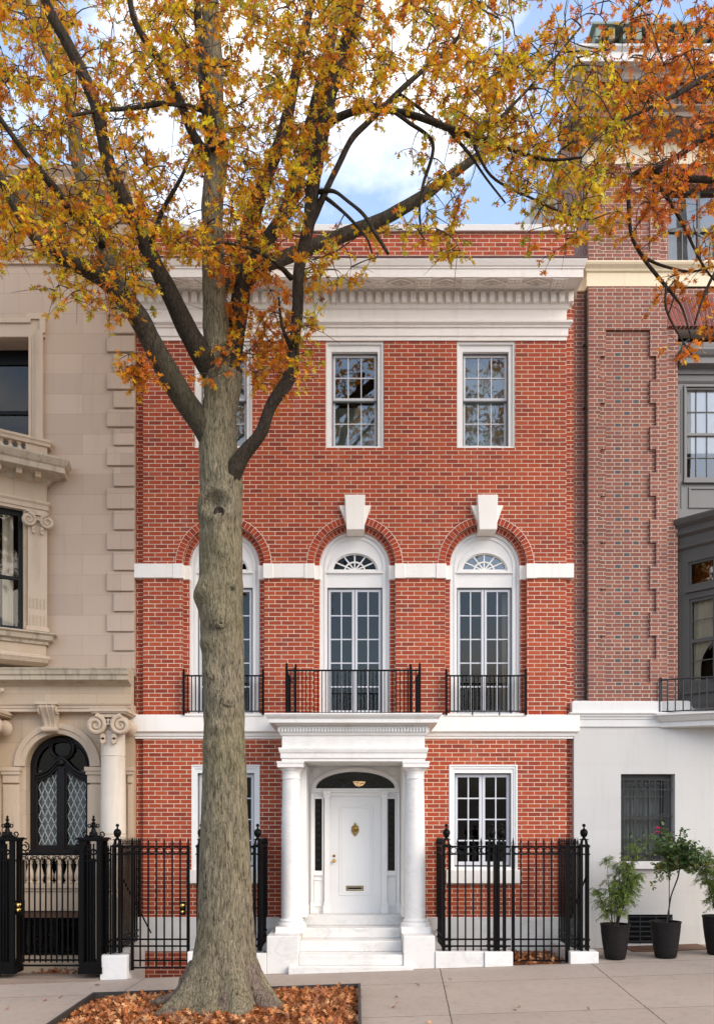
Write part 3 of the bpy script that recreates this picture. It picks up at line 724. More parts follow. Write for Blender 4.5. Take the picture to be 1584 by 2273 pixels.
# cornices up high
def lsw(prof, x0, x1, name, mat='limep', bev=0):
    m = MB(); m.sweep(prof, [(x0,YW),(x1,YW)]); return m.build(name, M[mat], lim, bevel=bev)
lsw([(0,wz(588)),(.04,wz(588)),(.05,wz(576)),(.09,wz(574)),(.10,wz(565)),(.13,wz(563)),(.13,wz(559)),(0,wz(557))], XL, wx(236), 'moulding_band')
lsw([(0,wz(480)),(.05,wz(478)),(.10,wz(462)),(.12,wz(455)),(.45,wz(452)),(.45,wz(436)),(.52,wz(426)),(.54,wz(418)),(0,wz(414))], XL, XR, 'roof_cornice')
m = MB(); m.box(XL, XR, .05, 12, wz(425), wz(400)); m.build('roof', M['limep'], lim)
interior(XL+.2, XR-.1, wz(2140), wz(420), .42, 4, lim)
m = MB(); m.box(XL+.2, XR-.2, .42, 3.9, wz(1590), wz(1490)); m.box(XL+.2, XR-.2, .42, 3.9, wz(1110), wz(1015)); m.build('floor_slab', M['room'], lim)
# upper window with eared surround
m = MB()
m.extr([(wx(67),wz(1000)),(wx(97),wz(1000)),(wx(97),wz(752)),(wx(102),wz(752)),(wx(102),wz(704)),(wx(64),wz(704)),(wx(64),wz(714)),(XL,wz(714)),(XL,wz(753)),(wx(67),wz(753))], -.055, .05)
m.extr([(wx(83),wz(998)),(wx(99),wz(998)),(wx(99),wz(745)),(wx(104),wz(745)),(wx(104),wz(701)),(wx(62),wz(701)),(wx(62),wz(711)),(XL,wz(711)),(XL,wz(722)),(wx(72),wz(722)),(wx(72),wz(714)),(wx(92),wz(714)),(wx(92),wz(738)),(wx(83),wz(738))], -.085, -.05)
m.extr([(wx(67),wz(1000)),(wx(73),wz(1000)),(wx(73),wz(748)),(XL,wz(748)),(XL,wz(752.5)),(wx(67),wz(752.5))], -.07, -.05)
sur = m.build('window_surround', M['limep'], lim, bevel=.004)
yw = .36
m = MB(); m.extr(prect(-90,67,748,1010), yw, yw+.06, [prect(-70,64,785,890), prect(-70,64,898,1000)]); win = m.build('window', M['black'], lim)
pane(wx(-75), wx(66), wz(1003), wz(780), yw+.03).build('pane', M['glassd'], win, recalc=False)
# bowed bay: plan runs from the wall out towards the left
bA, bB, bC, bD = (wx(105,-.02), .05), (wx(105,-.12), -.12), (wx(-8,-.56), -.56), (-9.5,-.95)
bay = [bD, bC, bB, bA]                                  # travel left to right keeps "out" towards the street
def bsw(prof, name, mat='limep', pth=None, bev=0):
    m = MB(); m.sweep(prof, pth or bay); return m.build(name, M[mat], lim, bevel=bev)
Yb = -.2
zb = lambda p: wz(p, Yb)
bsw([(-.25,zb(1477)),(-.12,zb(1477)),(.0,zb(1470)),(.03,zb(1464)),(.05,zb(1461)),(.05,zb(1456)),(-.0,zb(1455)),(-.02,zb(1452)),(-.25,zb(1452))], 'bay_moulding', 'limep')
bsw([(-.25,zb(1452)),(-.02,zb(1452)),(-.02,zb(1430)),(-.25,zb(1430))], 'bay_apron', 'limew')
bsw([(-.25,zb(1430)),(.02,zb(1430)),(.03,zb(1424)),(.10,zb(1421)),(.12,zb(1412)),(.17,zb(1409)),(.17,zb(1406)),(0,zb(1402)),(-.25,zb(1402))], 'bay_sill', 'stained')
bsw([(-.25,zb(1137)),(.0,zb(1137)),(.0,zb(1131)),(.02,zb(1130)),(.03,zb(1122)),(.06,zb(1117)),(.06,zb(1113)),(-.25,zb(1112))], 'bay_architrave', 'limep')
bsw([(-.25,zb(1112)),(-.01,zb(1112)),(-.01,zb(1075)),(.02,zb(1072)),(-.25,zb(1072))], 'bay_frieze', 'limew')
bsw([(-.25,zb(1072)),(.03,zb(1072)),(.07,zb(1064)),(.10,zb(1061)),(.34,zb(1056)),(.34,zb(1044)),(.37,zb(1041)),(.42,zb(1030)),(.42,zb(1026)),(.0,zb(1018)),(-.25,zb(1018))], 'bay_cornice', 'stained')
dirv = (Vector(bB)-Vector(bC)).normalized(); nrm = Vector((dirv.y,-dirv.x))
def onbay(s, out=0.0): p = Vector(bB)-dirv*s+nrm*out; return p.x, p.y
for s in (.14, .46, .80, 1.15):
    m = MB(); a, b, c, d = onbay(s,.05), onbay(s+.10,.05), onbay(s+.10,.24), onbay(s,.24)
    z0_, z1_ = zb(1072), zb(1057)
    m.add([(*a,z0_),(*b,z0_),(*c,z0_+.02),(*d,z0_+.02),(*a,z1_),(*b,z1_),(*c,z1_),(*d,z1_)], [(0,3,2,1),(4,5,6,7),(0,1,5,4),(1,2,6,5),(2,3,7,6),(3,0,4,7)])
    m.build('modillion', M['limew'], lim)
# balustrade on the bay
bal = bsw([(-.12,zb(990)),(.06,zb(990)),(.07,zb(984)),(.09,zb(981)),(.09,zb(976)),(-.12,zb(975))], 'balustrade_rail')
bsw([(-.1,zb(1020)),(.05,zb(1020)),(.05,zb(1013)),(-.1,zb(1013))], 'balustrade_base')
m = MB(); a, b, c, d = onbay(0.0,-.09), onbay(.37,-.09), onbay(.37,.03), onbay(.0,.03)
z0_, z1_ = zb(1020), zb(990)
m.add([(*a,z0_),(*b,z0_),(*c,z0_),(*d,z0_),(*a,z1_),(*b,z1_),(*c,z1_),(*d,z1_)], [(0,3,2,1),(4,5,6,7),(0,1,5,4),(1,2,6,5),(2,3,7,6),(3,0,4,7)])
m.build('balustrade_pier', M['limep'], lim)
def balprof(h, r=1): return [(u*r, v*h) for u, v in ((.062,0),(.062,.09),(.04,.11),(.062,.2),(.07,.34),(.05,.52),(.034,.68),(.032,.78),(.055,.82),(.036,.86),(.062,.91),(.062,1))]
for s in (.47, .62, .77, .92, 1.07, 1.22):
    x, y = onbay(s, -.03); m = MB(); m.lathe(balprof(zb(990)-zb(1013), .85), x, y, 14, zb(1013)); m.build('baluster', M['limep'], lim, smooth=True)
# bay window and its pilaster with ionic capital
bw = []
m = MB(); a, b, c, d = onbay(.0,-.25), onbay(.40,-.25), onbay(.40,-.02), onbay(.0,-.02)
z0_, z1_ = zb(1402), zb(1137)
m.add([(*a,z0_),(*b,z0_),(*c,z0_),(*d,z0_),(*a,z1_),(*b,z1_),(*c,z1_),(*d,z1_)], [(0,3,2,1),(4,5,6,7),(0,1,5,4),(1,2,6,5),(2,3,7,6),(3,0,4,7)])
m.build('bay_jamb', M['limew'], lim)
ang = math.atan2(dirv.y, dirv.x)
Mb = Matrix.Translation((bB[0],bB[1],0)) @ Matrix.Rotation(ang,4,'Z')   # local x runs along the bay, negative leftwards; local -y is outward
m = MB(); m.extr(rect(-.335,-.005,z0_+.055,z1_-.16), -.035, .0, M=Mb)
m.extr(rect(-.37,.03,z0_,z0_+.055), -.06, .0, M=Mb); m.extr(rect(-.355,.015,z0_+.055,z0_+.08), -.048, .0, M=Mb)
m.extr(rect(-.37,.02,z1_-.045,z1_-.002), -.07, .0, M=Mb)
pil = m.build('pilaster', M['limep'], lim, bevel=.004)
def ionic(m, cx, zt, w, y0, dep, Mx=None):              # capital: two volutes joined by a saddle, rosette and drops
    r = w*.27
    for s in (-1, 1):
        pts = [(cx+s*(w*.5-r*.55)+ (a-0), -0, b) for a, b in [(p, q) for p, q in spiral(0, zt-r*1.15, r, 1.9, s, 90, 40, .12)]]
        m.tube([((Mx @ Vector((p[0],y0-dep*.5,p[2]))) if Mx else (p[0],y0-dep*.5,p[2])) for p in pts], [dep*.30*(1-.5*i/len(pts)) for i in range(len(pts))], 7)
        L = [(cx+s*(w*.5-r*.55)+.98*r*math.cos(a), zt-r*1.15+.98*r*math.sin(a)) for a in np.linspace(0,2*PI,24,endpoint=False)]
        m.extr(L, y0-dep*.45, y0, M=Mx)
        for q in (0,1):
            zz = zt-r*2.35-q*r*.42; L = [(cx+s*w*.16+.26*r*math.cos(a), zz+.34*r*math.sin(a)) for a in np.linspace(0,2*PI,10,endpoint=False)]
            m.extr(L, y0-dep*.5, y0, M=Mx)
    m.extr([(cx-w*.40,zt-r*.3),(cx+w*.40,zt-r*.3),(cx+w*.36,zt-.0),(cx-w*.36,zt)], y0-dep*.5, y0, M=Mx)
    for k in range(5):
        a = PI*(.15+.7*k/4); L = [(cx+math.cos(a)*r*.5+.2*r*math.cos(b), zt-r*1.3+math.sin(a)*r*.5+.32*r*math.sin(b)) for b in np.linspace(0,2*PI,10,endpoint=False)]
        m.extr(L, y0-dep*.6, y0, M=Mx)
m = MB(); ionic(m, -.17, z1_-.05, .44, -.035, .10, Mb); m.build('ionic_capital', M['limep'], pil, smooth='auto')
m = MB()
for k in range(5):
    for zz, h in ((z0_+.115,.20),(z0_+.42,.20)):
        for q in range(5): 
            m.extr([(-.30+k*.062+u*.017, zz+.04*q+v*.017) for u, v in ((-1,0),(0,-1),(1,0),(0,1))], -.047, -.034, M=Mb)
m.build('carved_flutes', M['stained'], pil)
yw = .02
m = MB(); a_, c_ = -1.6, -.40
m.extr(rect(a_,c_,z0_,z1_), .10, .16, [rect(a_+.1,c_-.075,z0_+.07,(z0_+z1_)/2-.18), rect(a_+.1,c_-.075,(z0_+z1_)/2-.12,z1_-.10)], M=Mb)
win = m.build('bay_window', M['black'], lim)
m = MB(); m.extr(rect(a_,c_-.07,z0_+.06,z1_-.09), .13, .131, back=False, M=Mb); m.build('pane', M['glass'], win, recalc=False)
m = MB(); xs = np.linspace(a_, c_-.05, 40); V = [tuple(Mb @ Vector((x, .3+.03*math.sin(i*1.7), z))) for i, x in enumerate(xs) for z in (z0_, z1_)]
m.add(V, [(2*i,2*i+2,2*i+3,2*i+1) for i in range(39) if (i//3) % 3]); m.build('curtain', M['drape'], win, smooth=True)
# ---- ground storey
YG = -.03
Zg = lambda p: wz(p, YG)
doorc = wx(129, YG); dr = (wx(200,YG)-wx(58,YG))/2; dsp = Zg(1701)
m = MB()
m.extr(rect(XL, XR-.0005, wz(2260), wz(1566)), YG, .40, [arch_loop(doorc, dsp, dr, Zg(2026)), prect(45,184,2036,2122,YG)], back=False)
m.build('ground_storey_wall', M['limew'], lim, recalc=False)
# entablature
ye = YG-.02
def gsw(prof, name, mat='limep', pth=None, bev=.003):
    m = MB(); m.sweep(prof, pth or [(XL,YG),(XR-.002,YG)]); return m.build(name, M[mat], lim, bevel=bev)
ze = lambda p: wz(p, -.3)
gsw([(0,ze(1578)),(.18,ze(1578)),(.18,ze(1571)),(.20,ze(1570)),(.20,ze(1566)),(.225,ze(1563)),(.235,ze(1560)),(.17,ze(1559)),(0,ze(1559))], 'entablature_architrave')
gsw([(0,ze(1559)),(.17,ze(1559)),(.17,ze(1522)),(.20,ze(1520)),(.0,ze(1520))], 'entablature_frieze', 'limew')
gsw([(0,ze(1520)),(.20,ze(1520)),(.22,ze(1518)),(.40,ze(1511.5)),(.40,ze(1503)),(.41,ze(1501)),(.43,ze(1500)),(.44,ze(1492)),(.46,ze(1488)),(.46,ze(1486)),(0,ze(1480))], 'entablature_cornice', 'stained')
# arch surround, imposts
m = MB()
for r0, r1, d in ((dr+.005, dr+.18, .035),(dr+.10,dr+.20,.06)):
    m.extr([(doorc+r0,dsp)]+arc(doorc,dsp,r0,r0,0,180,32)[1:]+[(doorc-r1,dsp)]*0+arc(doorc,dsp,r1,r1,180,0,32), YG-d, YG+.05)
m.build('archivolt', M['limep'], lim, bevel=.004)
def impost(p0, p1):
    m = MB(); x0, x1 = wx(p0,YG), wx(p1,YG); m.box(x0, x1, YG-.10, YG+.05, Zg(1712), Zg(1703)); m.box(x0+.02, x1-.02, YG-.08, YG+.05, Zg(1720), Zg(1712)); m.box(x0+.04, x1-.04, YG-.05, YG+.05, Zg(1738), Zg(1720))
    m.box(x0+.04, x1-.04, YG-.035, YG+.05, Zg(2020), Zg(1742)); m.build('impost', M['limep'], lim, bevel=.005)
impost(4, 50); impost(191, 236); impost(280, 299)
# keystone scroll bracket
m = MB(); kx = wx(110,-.2)
zk0, zk1 = wz(1622,-.2), wz(1566,-.2)
prof = [(YG,zk1),(YG-.30,zk1),(YG-.31,zk1-.05),(YG-.26,zk1-.12),(YG-.18,zk1-.22),(YG-.13,zk1-.32),(YG-.14,zk1-.40),(YG-.16,zk1-.44),(YG-.12,zk1-.47),(YG,zk1-.47)]
def yz_extr(m, prof, x0, x1, taper=0):
    n = len(prof); cx = (x0+x1)/2; V = []
    for s, x in ((0,x0),(1,x1)):
        for y, z in prof:
            f = 1-taper*(zk1-z)/(.47); V.append((cx+(x-cx)*f, y, z))
    m.add(V, [tuple(range(n)), tuple(range(2*n-1,n-1,-1))]+[(i,(i+1)%n,(i+1)%n+n,i+n) for i in range(n)])
yz_extr(m, prof, kx-.16, kx+.16, .32)
for f in (-.5, 0, .5): m.tube([(kx+f*.22*(1-.32*(zk1-z)/.47), y-.004, z) for y, z in prof[1:8]], .017, 6)
m.tube([(kx-.15,YG-.13,zk1-.43),(kx+.15,YG-.13,zk1-.43)], .05, 10); m.box(kx-.2, kx+.2, YG-.33, YG+.0, zk1, zk1+.05)
for s in (-1,1): m.tube([(kx+s*.16, YG-.22+p, zk1-.09+q) for p, q in spiral(0,0,.085,1.6,-1,0,24,.15)], .014, 5)
m.build('keystone_bracket', M['limep'], lim, smooth='auto')
# column with ionic capital; a second one at the frame's edge
for cpx in (252, -28):
    ycc = -.40; cx = wx(cpx, ycc); zt_ = wz(1580, -.3)
    z0c = wz(1975, ycc)
    m = MB(); rr = .222
    m.lathe([(rr,0),(rr,.9),(rr*.985,1.6),(rr*.93,zt_-.42-z0c),(rr*.98,zt_-.40-z0c),(rr*.98,zt_-.375-z0c),(rr*.9,zt_-.36-z0c),(rr*.9,zt_-.1-z0c)], cx, ycc, 36, z0c)
    for zj in (1.02,1.72,2.4): m.lathe([(rr*1.0005,zj),(rr*1.0005,zj+.004)], cx, ycc, 36, z0c)
    col = m.build('column', M['pale'], lim, smooth='auto')
    m = MB()
    m.box(cx-.33, cx+.33, ycc-.33, YG, zt_-.055, zt_); m.box(cx-.3, cx+.3, ycc-.3, YG, zt_-.085, zt_-.055)
    ionic(m, cx, zt_-.10, .62, ycc-.22, .15)
    for s in (-1,1): m.lathe([(.155,0),(.12,.1),(.10,.2),(.12,.3),(.155,.4)], cx+s*.215, ycc-.2, 20, zt_-.10-.19, axis='y')
    m.build('ionic_capital', M['limep'], col, smooth='auto')
    m = MB()
    for i in range(28):
        a = PI+PI*i/27
        for z_ in np.arange(z0c+.45, z0c+1.02, .055): m.lathe([(.012,0),(.0,.03)], cx+(rr+.002)*math.cos(a), ycc+(rr+.002)*math.sin(a), 4, z_)
        m.box(cx+(rr+.001)*math.cos(a)-.006, cx+(rr+.001)*math.cos(a)+.006, ycc+(rr+.001)*math.sin(a)-.006, ycc+(rr+.001)*math.sin(a)+.006, z0c+.02, z0c+.42)
    m.build('carved_band', M['limep'], col)
    m = MB(); m.box(cx-.27, cx+.27, ycc-.27, YG, wz(2230), z0c-.12); m.lathe([(.27,-.12),(.27,-.06),(.235,-.03),(.25,.0),(.222,.03)], cx, ycc, 32, z0c); m.build('pedestal', M['limep'], col)
# arched door: dark frame, serpentine transom, two leaded leaves
yd = .17
m = MB()
bot = wz(1893,yd)
c0 = doorc; rI = dr-.11
yoff = [(c0-rI, dsp-.02)]
def serp(x, base): u = (x-c0)/rI; return base+.20*math.exp(-(u*2.6)**2)+.03*(1-abs(u))-.08*abs(u)**1.5
base = dsp-.12
xs = np.linspace(c0-rI, c0+rI, 31)
up = [(x, serp(x, base)+.055) for x in xs]; lo_ = [(x, serp(x, base)-.075) for x in xs]
arcI = [p for p in arc(c0, dsp, rI, rI, 0, 180, 30)]
h_top = [(c0-rI, up[0][1]+.002)]+up[1:-1]+[(c0+rI, up[-1][1]+.002)]+arcI[1:-1]
def leafhole(s):
    L = [(x,z) for x,z in lo_ if (x-c0)*s > .085]
    if s > 0: L = L[:-1]; L = [(x,z) for x, z in L]; return [(L[0][0],bot+.14),(L[-1][0],bot+.14)]+L[::-1]
    L = L[1:]; return [(L[0][0],bot+.14),(L[-1][0],bot+.14)]+L[::-1]
m.extr(arch_loop(c0, dsp, dr+.004, bot, 36), yd, yd+.09, [h_top, leafhole(-1), leafhole(1)])
dwin = m.build('arched_door', M['wood'], lim, bevel=.006)
m = MB()
m.tube([(x, yd-.02, z-.0) for x, z in up], .03, 7); m.tube([(x, yd-.015, z-.07) for x, z in up], .02, 7); m.tube([(x, yd-.01, z) for x, z in lo_], .018, 7)
m.tube([(c0+.215*math.cos(a), yd-.0, dsp+.36+.215*math.sin(a)) for a in np.linspace(0,2*PI,34)], .03, 7)
m.tube([(c0+.18*math.cos(a), yd-.02, dsp+.36+.18*math.sin(a)) for a in np.linspace(0,2*PI,34)], .012, 6)
m.tube([(x, yd-.005, z) for x, z in arcI], .02, 6)
for i in range(4):                                       # carved shell at the crest
    m.lathe([(.075-.014*i,0),(.055-.012*i,-.05-.02*i),(0,-.07-.02*i)], c0, yd-.02, 14, serp(c0,base)-.03-.012*i, axis='y')
m.box(c0-.06, c0+.06, yd-.03, yd, bot, serp(c0,base)-.1)
for s in (-1,1): m.box(c0+s*(dr-.06)-.03, c0+s*(dr-.06)+.03, yd-.02, yd, bot, dsp-.1)
m.box(c0-dr, c0+dr, yd-.04, yd+.02, bot-.04, bot+.06)
m.build('carved_moulding', M['wood'], dwin, smooth='auto')
m = MB(); m.extr(h_top, yd+.05, yd+.051, back=False)
for s in (-1,1): m.extr(leafhole(s), yd+.05, yd+.051, back=False)
m.build('pane', M['glass'], dwin, recalc=False)
m = MB()
for s in (-1,1):
    H = leafhole(s); xa_, xb_ = min(p[0] for p in H), max(p[0] for p in H); zl, zh = min(p[1] for p in H), max(p[1] for p in H)
    w_ = (xb_-xa_)/3; hh = w_*2.3
    for d in (-1, 1):
        for k in range(-8, 12):
            a = Vector((xa_+k*w_, zl)); v = Vector((w_*d, hh)); pts = []
            for q in np.linspace(0, 12, 240):
                p = a+v*q if d > 0 else a+v*q
                if xa_ < p.x < xb_ and zl < p.y < serp(p.x, base)-.08: pts.append(p)
            if len(pts) > 2: m.bar((pts[0].x, yd+.046, pts[0].y), (pts[-1].x, yd+.046, pts[-1].y), .013, .006)
m.build('lattice', M['lead'], dwin)
m = MB(); xs2 = np.linspace(c0-rI-.02, c0+rI+.02, 70); V = [(x, .36+.03*math.sin(i*1.25)+.012*math.sin(i*.4), z) for i, x in enumerate(xs2) for z in (bot, dsp-.05)]
m.add(V, [(2*i,2*i+2,2*i+3,2*i+1) for i in range(69)]); m.build('sheer_curtain', M['curtain'], dwin, smooth=True)
m = MB(); m.lathe([(.016,0),(.016,-.02),(0,-.026)], c0+.02, yd-.03, 10, wz(1815,yd), axis='y'); m.build('knob', M['irong'], dwin)
# balustrade, apron panel, basement window
m = MB(); m.pbox(52,190,1896,1906,-.2,.1); m.pbox(54,188,1962,1972,-.2,.1); m.build('balustrade_rail', M['limep'], lim, bevel=.006)
for i in range(6):
    cx = wx(66+i*21.6,-.12); m = MB(); h = wz(1906,-.12)-wz(1962,-.12); m.lathe(balprof(h, 1.15), cx, -.1, 16, wz(1962,-.12)); m.build('baluster', M['limep'], lim, smooth=True)
m = MB(); m.pbox(44,192,1972,2022,-.14,.1); m.pbox(42,194,1972,1978,-.17,.1); m.build('apron_panel', M['limep'], lim, bevel=.006)
m = MB(); m.pbox(42,188,2023,2037,-.10,.1); m.build('basement_lintel', M['brown'], lim)
m = MB(); m.extr(prect(45,184,2036,2122,YG), .12, .16, [prect(50,179,2042,2117,YG)]); win = m.build('basement_window', M['black'], lim)
pane(wx(46), wx(183), wz(2121), wz(2037), .15).build('pane', M['glass'], win, recalc=False)
m = MB()
for i in range(15): x = wx(50+i*9.2,.02); m.box(x-.007, x+.007, .02, .034, wz(2121), wz(2038))
for p in (2052, 2108): m.box(wx(46), wx(183), .018, .036, wz(p)-.01, wz(p)+.01)
for i in range(14):
    x = wx(54.6+i*9.2,.02)
    for zc_ in (wz(2057), wz(2103)): m.tube([(x+p, .02, zc_+q) for p, q in spiral(0,0,.034,1.3,1,0,14,.25)], .005, 4)
m.build('window_grille', M['iron'], win)
m = MB(); m.lathe([(.045,0),(.045,.02),(.03,.045),(0,.055)], wx(70,-.4), -.36, 16, wz(1489,-.4)); m.build('dome_light', M['paint'], lim, smooth=True)
m = MB(); m.lathe([(.04,0),(.045,-.05),(.03,-.07),(0,-.07)], wx(7,-.3), -.30, 14, wz(1533,-.3), axis='y'); m.build('wall_camera', M['limep'], lim, smooth=True)

# =====================================================  BRICK AND STUCCO HOUSE (right)
rt = thing('corner_townhouse', 'brown brick townhouse with pale stucco ground floor, blue header pattern and grey metal bay', 'house', (6.5,0,.25))
XE = 13.0
# set-back strip and downpipe by the party wall
m = MB(); m.pbox(1272.6, 1302, 640, 1560, .14, .4); m.build('recessed_wall', M['flem'], rt)
m = MB(); m.tube([(wx(1300,.06), .06, wz(1556)), (wx(1300,.06), .06, wz(642))], .028, 8)
for p in (760, 900, 1050, 1200, 1350, 1500): m.box(wx(1296), wx(1304), .03, .1, wz(p)-.02, wz(p)+.02)
m.build('downpipe', M['irong'], rt)
# pier: toothed long-and-short border proud of the diapered field
m = MB(); m.pbox(1303, 1478, 638, 1560, .0, .4); m.build('wall', M['flem'], rt)
ys = [735]+[793+51.6*i for i in range(14)]+[1516]
Lp, Rp = [], []
for i in range(len(ys)-1):
    l, r = (1342, 1440) if i % 2 == 0 else (1329.5, 1453.5)
    Lp += [(wx(l), wz(ys[i])), (wx(l), wz(ys[i+1]))]; Rp += [(wx(r), wz(ys[i])), (wx(r), wz(ys[i+1]))]
m = MB(); m.extr(prect(1303.5, 1477.5, 640, 1558), -.042, .0, [Lp+Rp[::-1]]); m.build('toothed_border', M['flem'], rt)
m = MB(); m.pbox(1478, 1503, 718, 1560, .05, .4); m.build('side_wall', M['flem'], rt)
# wall over the bay, splayed brick lintel
m = MB(); zA, zB = wz(660), wz(724)
m.extr([(wx(1478.2),wz(640)),(XE,wz(640)),(XE,zA),(wx(1460),zA)]+[(wx(1478.2),zA)], .0, .4); m.build('wall_panel', M['flem'], rt)
b = MB(); x0 = wx(1448); k = 0
while x0+k*.0855 < XE-.4:
    xb_ = x0+k*.0855; tq = lambda u: max(.0, 1-u/1.6)
    sl0 = .22*(1-k/26); sl1 = .22*(1-(k+1)/26)
    b.extr([(xb_+sl0+.011,zB),(xb_+.0855+sl1-.009,zB),(xb_+.0855-.006,(zA+zB)/2+.005),(xb_+.006,(zA+zB)/2+.005)] if 0 else [(xb_+sl0+.011,zB),(xb_+.0855+sl1-.009,zB),(xb_+.0855-.009,zA-.005),(xb_+.011,zA-.005)], -.012, .1); k += 1
    if k > 50: break
fl = b.build('flat_arch', M['flemloose'], rt)
m = MB(); m.box(wx(1470), XE-.5, .0, .38, zB+.004, zA); m.build('arch_mortar', M['mortar'], fl)
m = MB(); m.box(8.17, XE, .1, .4, wz(1560), zB+.002); m.build('side_wall', M['flem'], rt)
# cream band and upper storeys
def rsw(prof, x0, name, mat, ret=True, bev=.004):
    m = MB(); m.sweep(prof, ([(x0,.3)] if ret else [])+[(x0,0),(XE,0)]); return m.build(name, M[mat], rt, bevel=bev)
rsw([(0,wz(637)),(.02,wz(637)),(.02,wz(607)),(.05,wz(605)),(.06,wz(601)),(.11,wz(595)),(.125,wz(591)),(.125,wz(588)),(0,wz(586))], wx(1303), 'cream_band', 'cream')
m = MB(); m.extr(rect(wx(1272.8), wx(1303), wz(637), wz(593)), .1, .4); m.build('cream_return', M['cream'], rt)
m = MB()
m.extr([(wx(1303),wz(590)),(XE,wz(590)),(XE,wz(366)),(wx(1303),wz(366))], 0, .4, [prect(1481,1630,408,586.5)]); m.build('upper_wall', M['flem'], rt, recalc=False)
m = MB(); m.extr(prect(1303.5,1462,366.5,588), -.03, 0, [prect(1330,1440,395,560)]); m.build('upper_border', M['flem'], rt)
b = MB(); k = 0
while k < 26:
    xb_ = wx(1462)+k*.0855; sl0 = .2*(1-k/14); sl1 = .2*(1-(k+1)/14)
    b.extr([(xb_+sl0+.006,wz(407)),(xb_+.0855+sl1-.006,wz(407)),(xb_+.0855-.006,wz(371)),(xb_+.006,wz(371))], -.012, .1); k += 1
b.build('flat_arch', M['flemloose'], rt)
rsw([(0,wz(366)),(.02,wz(366)),(.02,wz(322)),(.05,wz(319)),(0,wz(318))], wx(1303), 'cream_frieze', 'cream')
rsw([(0,wz(318)),(.06,wz(318)),(.1,wz(308)),(.42,wz(303)),(.42,wz(293)),(.48,wz(286)),(.48,wz(282)),(0,wz(276))], wx(1303), 'dark_cornice', 'brownst')
m = MB(); m.extr([(wx(1303),wz(280)),(XE,wz(280)),(XE,wz(150)),(wx(1303),wz(150))], .06, .5, [prect(1395,1450,205,262),prect(1510,1565,205,262)]); m.build('attic_wall', M['brownst'], rt, recalc=False)
m = MB()
for p in (1395,1510): m.pbox(p,p+55,205,262,.16,.2); m.pbox(p-5,p,200,270,.0,.1); m.pbox(p+55,p+60,200,270,.0,.1); m.pbox(p-7,p+62,192,200,-.04,.1)
m.build('attic_window', M['greyd'], rt)
rsw([(0,wz(182)),(.05,wz(181)),(.1,wz(172)),(.3,wz(170)),(.3,wz(150)),(.36,wz(143)),(.36,wz(138)),(0,wz(134))], wx(1303), 'roof_cornice', 'stuccop')
m = MB(); x = wx(1306)
while x < XE-.3: m.box(x, x+.11, -.42, .1, wz(136), wz(108)); x += .24
m.box(wx(1303), XE, -.1, .3, wz(136), wz(100)); m.box(wx(1298), XE, -.46, .3, wz(108), wz(102)); m.build('copper_crest', M['copper'], rt, bevel=.01)
m = MB(); m.box(wx(1303), XE, .3, 12, wz(140), wz(120)); m.build('roof', M['copper'], rt)
m = MB(); m.box(wx(1303), wx(1303)+.3, .4, 12, wz(700), wz(130)); m.build('party_wall', M['flem'], rt)
m = MB(); m.extr(prect(1481,1630,408,586.5), .14, .2, [prect(1487,1554,414,494),prect(1560,1624,414,494),prect(1487,1554,502,580),prect(1560,1624,502,580)]); win = m.build('window', M['greyd'], rt)
m = MB()
for (a, b_) in ((1487,1554),(1560,1624)): m.box(wx((a+b_)/2)-.012, wx((a+b_)/2)+.012, .15, .18, wz(580), wz(502))
m.build('glazing_bar', M['greyd'], win)
pane(wx(1484), wx(1628), wz(500), wz(410), .17).build('pane', M['glassb'], win, recalc=False); pane(wx(1484), wx(1628), wz(584), wz(500), .18).build('pane', M['glassb'], win, recalc=False)
m = MB(); m.box(wx(1484), wx(1628), .3, .32, wz(584), wz(410)); m.build('blind', M['curtain'], win)
# grey metal bay, upper flat part
GY = .16
gx = lambda p: wx(p, GY)
gz_ = lambda p: wz(p, GY)
xg0, xg1 = gx(1501), 8.2
m = MB(); m.extr(rect(xg0, xg1, gz_(1150), gz_(775)), GY, GY+.3, [rect(gx(1520), gx(1640), gz_(1063), gz_(860))]); m.build('bay_upper_panel', M['grey'], rt)
def gsw2(prof, name, mat='grey', x0=None):
    m = MB(); m.sweep(prof, [((x0 or xg0), GY+.02),(xg1, GY+.02)]); return m.build(name, M[mat], rt)
gsw2([(0,gz_(832)),(.05,gz_(832)),(.06,gz_(822)),(.20,gz_(818)),(.20,gz_(806)),(.24,gz_(802)),(.28,gz_(793)),(.28,gz_(788)),(0,gz_(784))], 'bay_upper_cornice')
gsw2([(0,gz_(784)),(.04,gz_(784)),(.06,gz_(770)),(.06,gz_(762)),(0,gz_(760))], 'bay_crest', 'grey')
gsw2([(0,gz_(851)),(.03,gz_(851)),(.05,gz_(847)),(0,gz_(845))], 'bay_moulding')
for i in range(8):
    x = gx(1508)+i*.31; m = MB(); m.box(x, x+.09, GY-.17, GY+.02, gz_(819), gz_(806)); m.lathe([(.03,0),(.03,-.02),(0,-.02)], x+.045, GY-.17, 10, gz_(800), axis='y'); m.build('bay_bracket', M['grey'], rt)
m = MB()
for a, b_, c_, d_ in ((1518,1522,864,1062),): pass
frame(gx(1516), gx(1644), gz_(1068), gz_(856), .035, GY-.03, GY+.02, m); frame(gx(1520), gx(1640), gz_(1063), gz_(861), .03, GY+.0, GY+.08, m)
m.box(gx(1524), gx(1636), GY+.02, GY+.07, gz_(966), gz_(960)); m.box(gx(1514), gx(1646), GY-.06, GY+.02, gz_(1074), gz_(1067))
m.box(gx(1510), gx(1512), GY-.012, GY+.02, gz_(1052), gz_(864))
win = m.build('bay_window', M['grey'], rt, bevel=.004)
pane(gx(1522), gx(1638), gz_(1061), gz_(863), GY+.06).build('pane', M['glassb'], win, recalc=False)
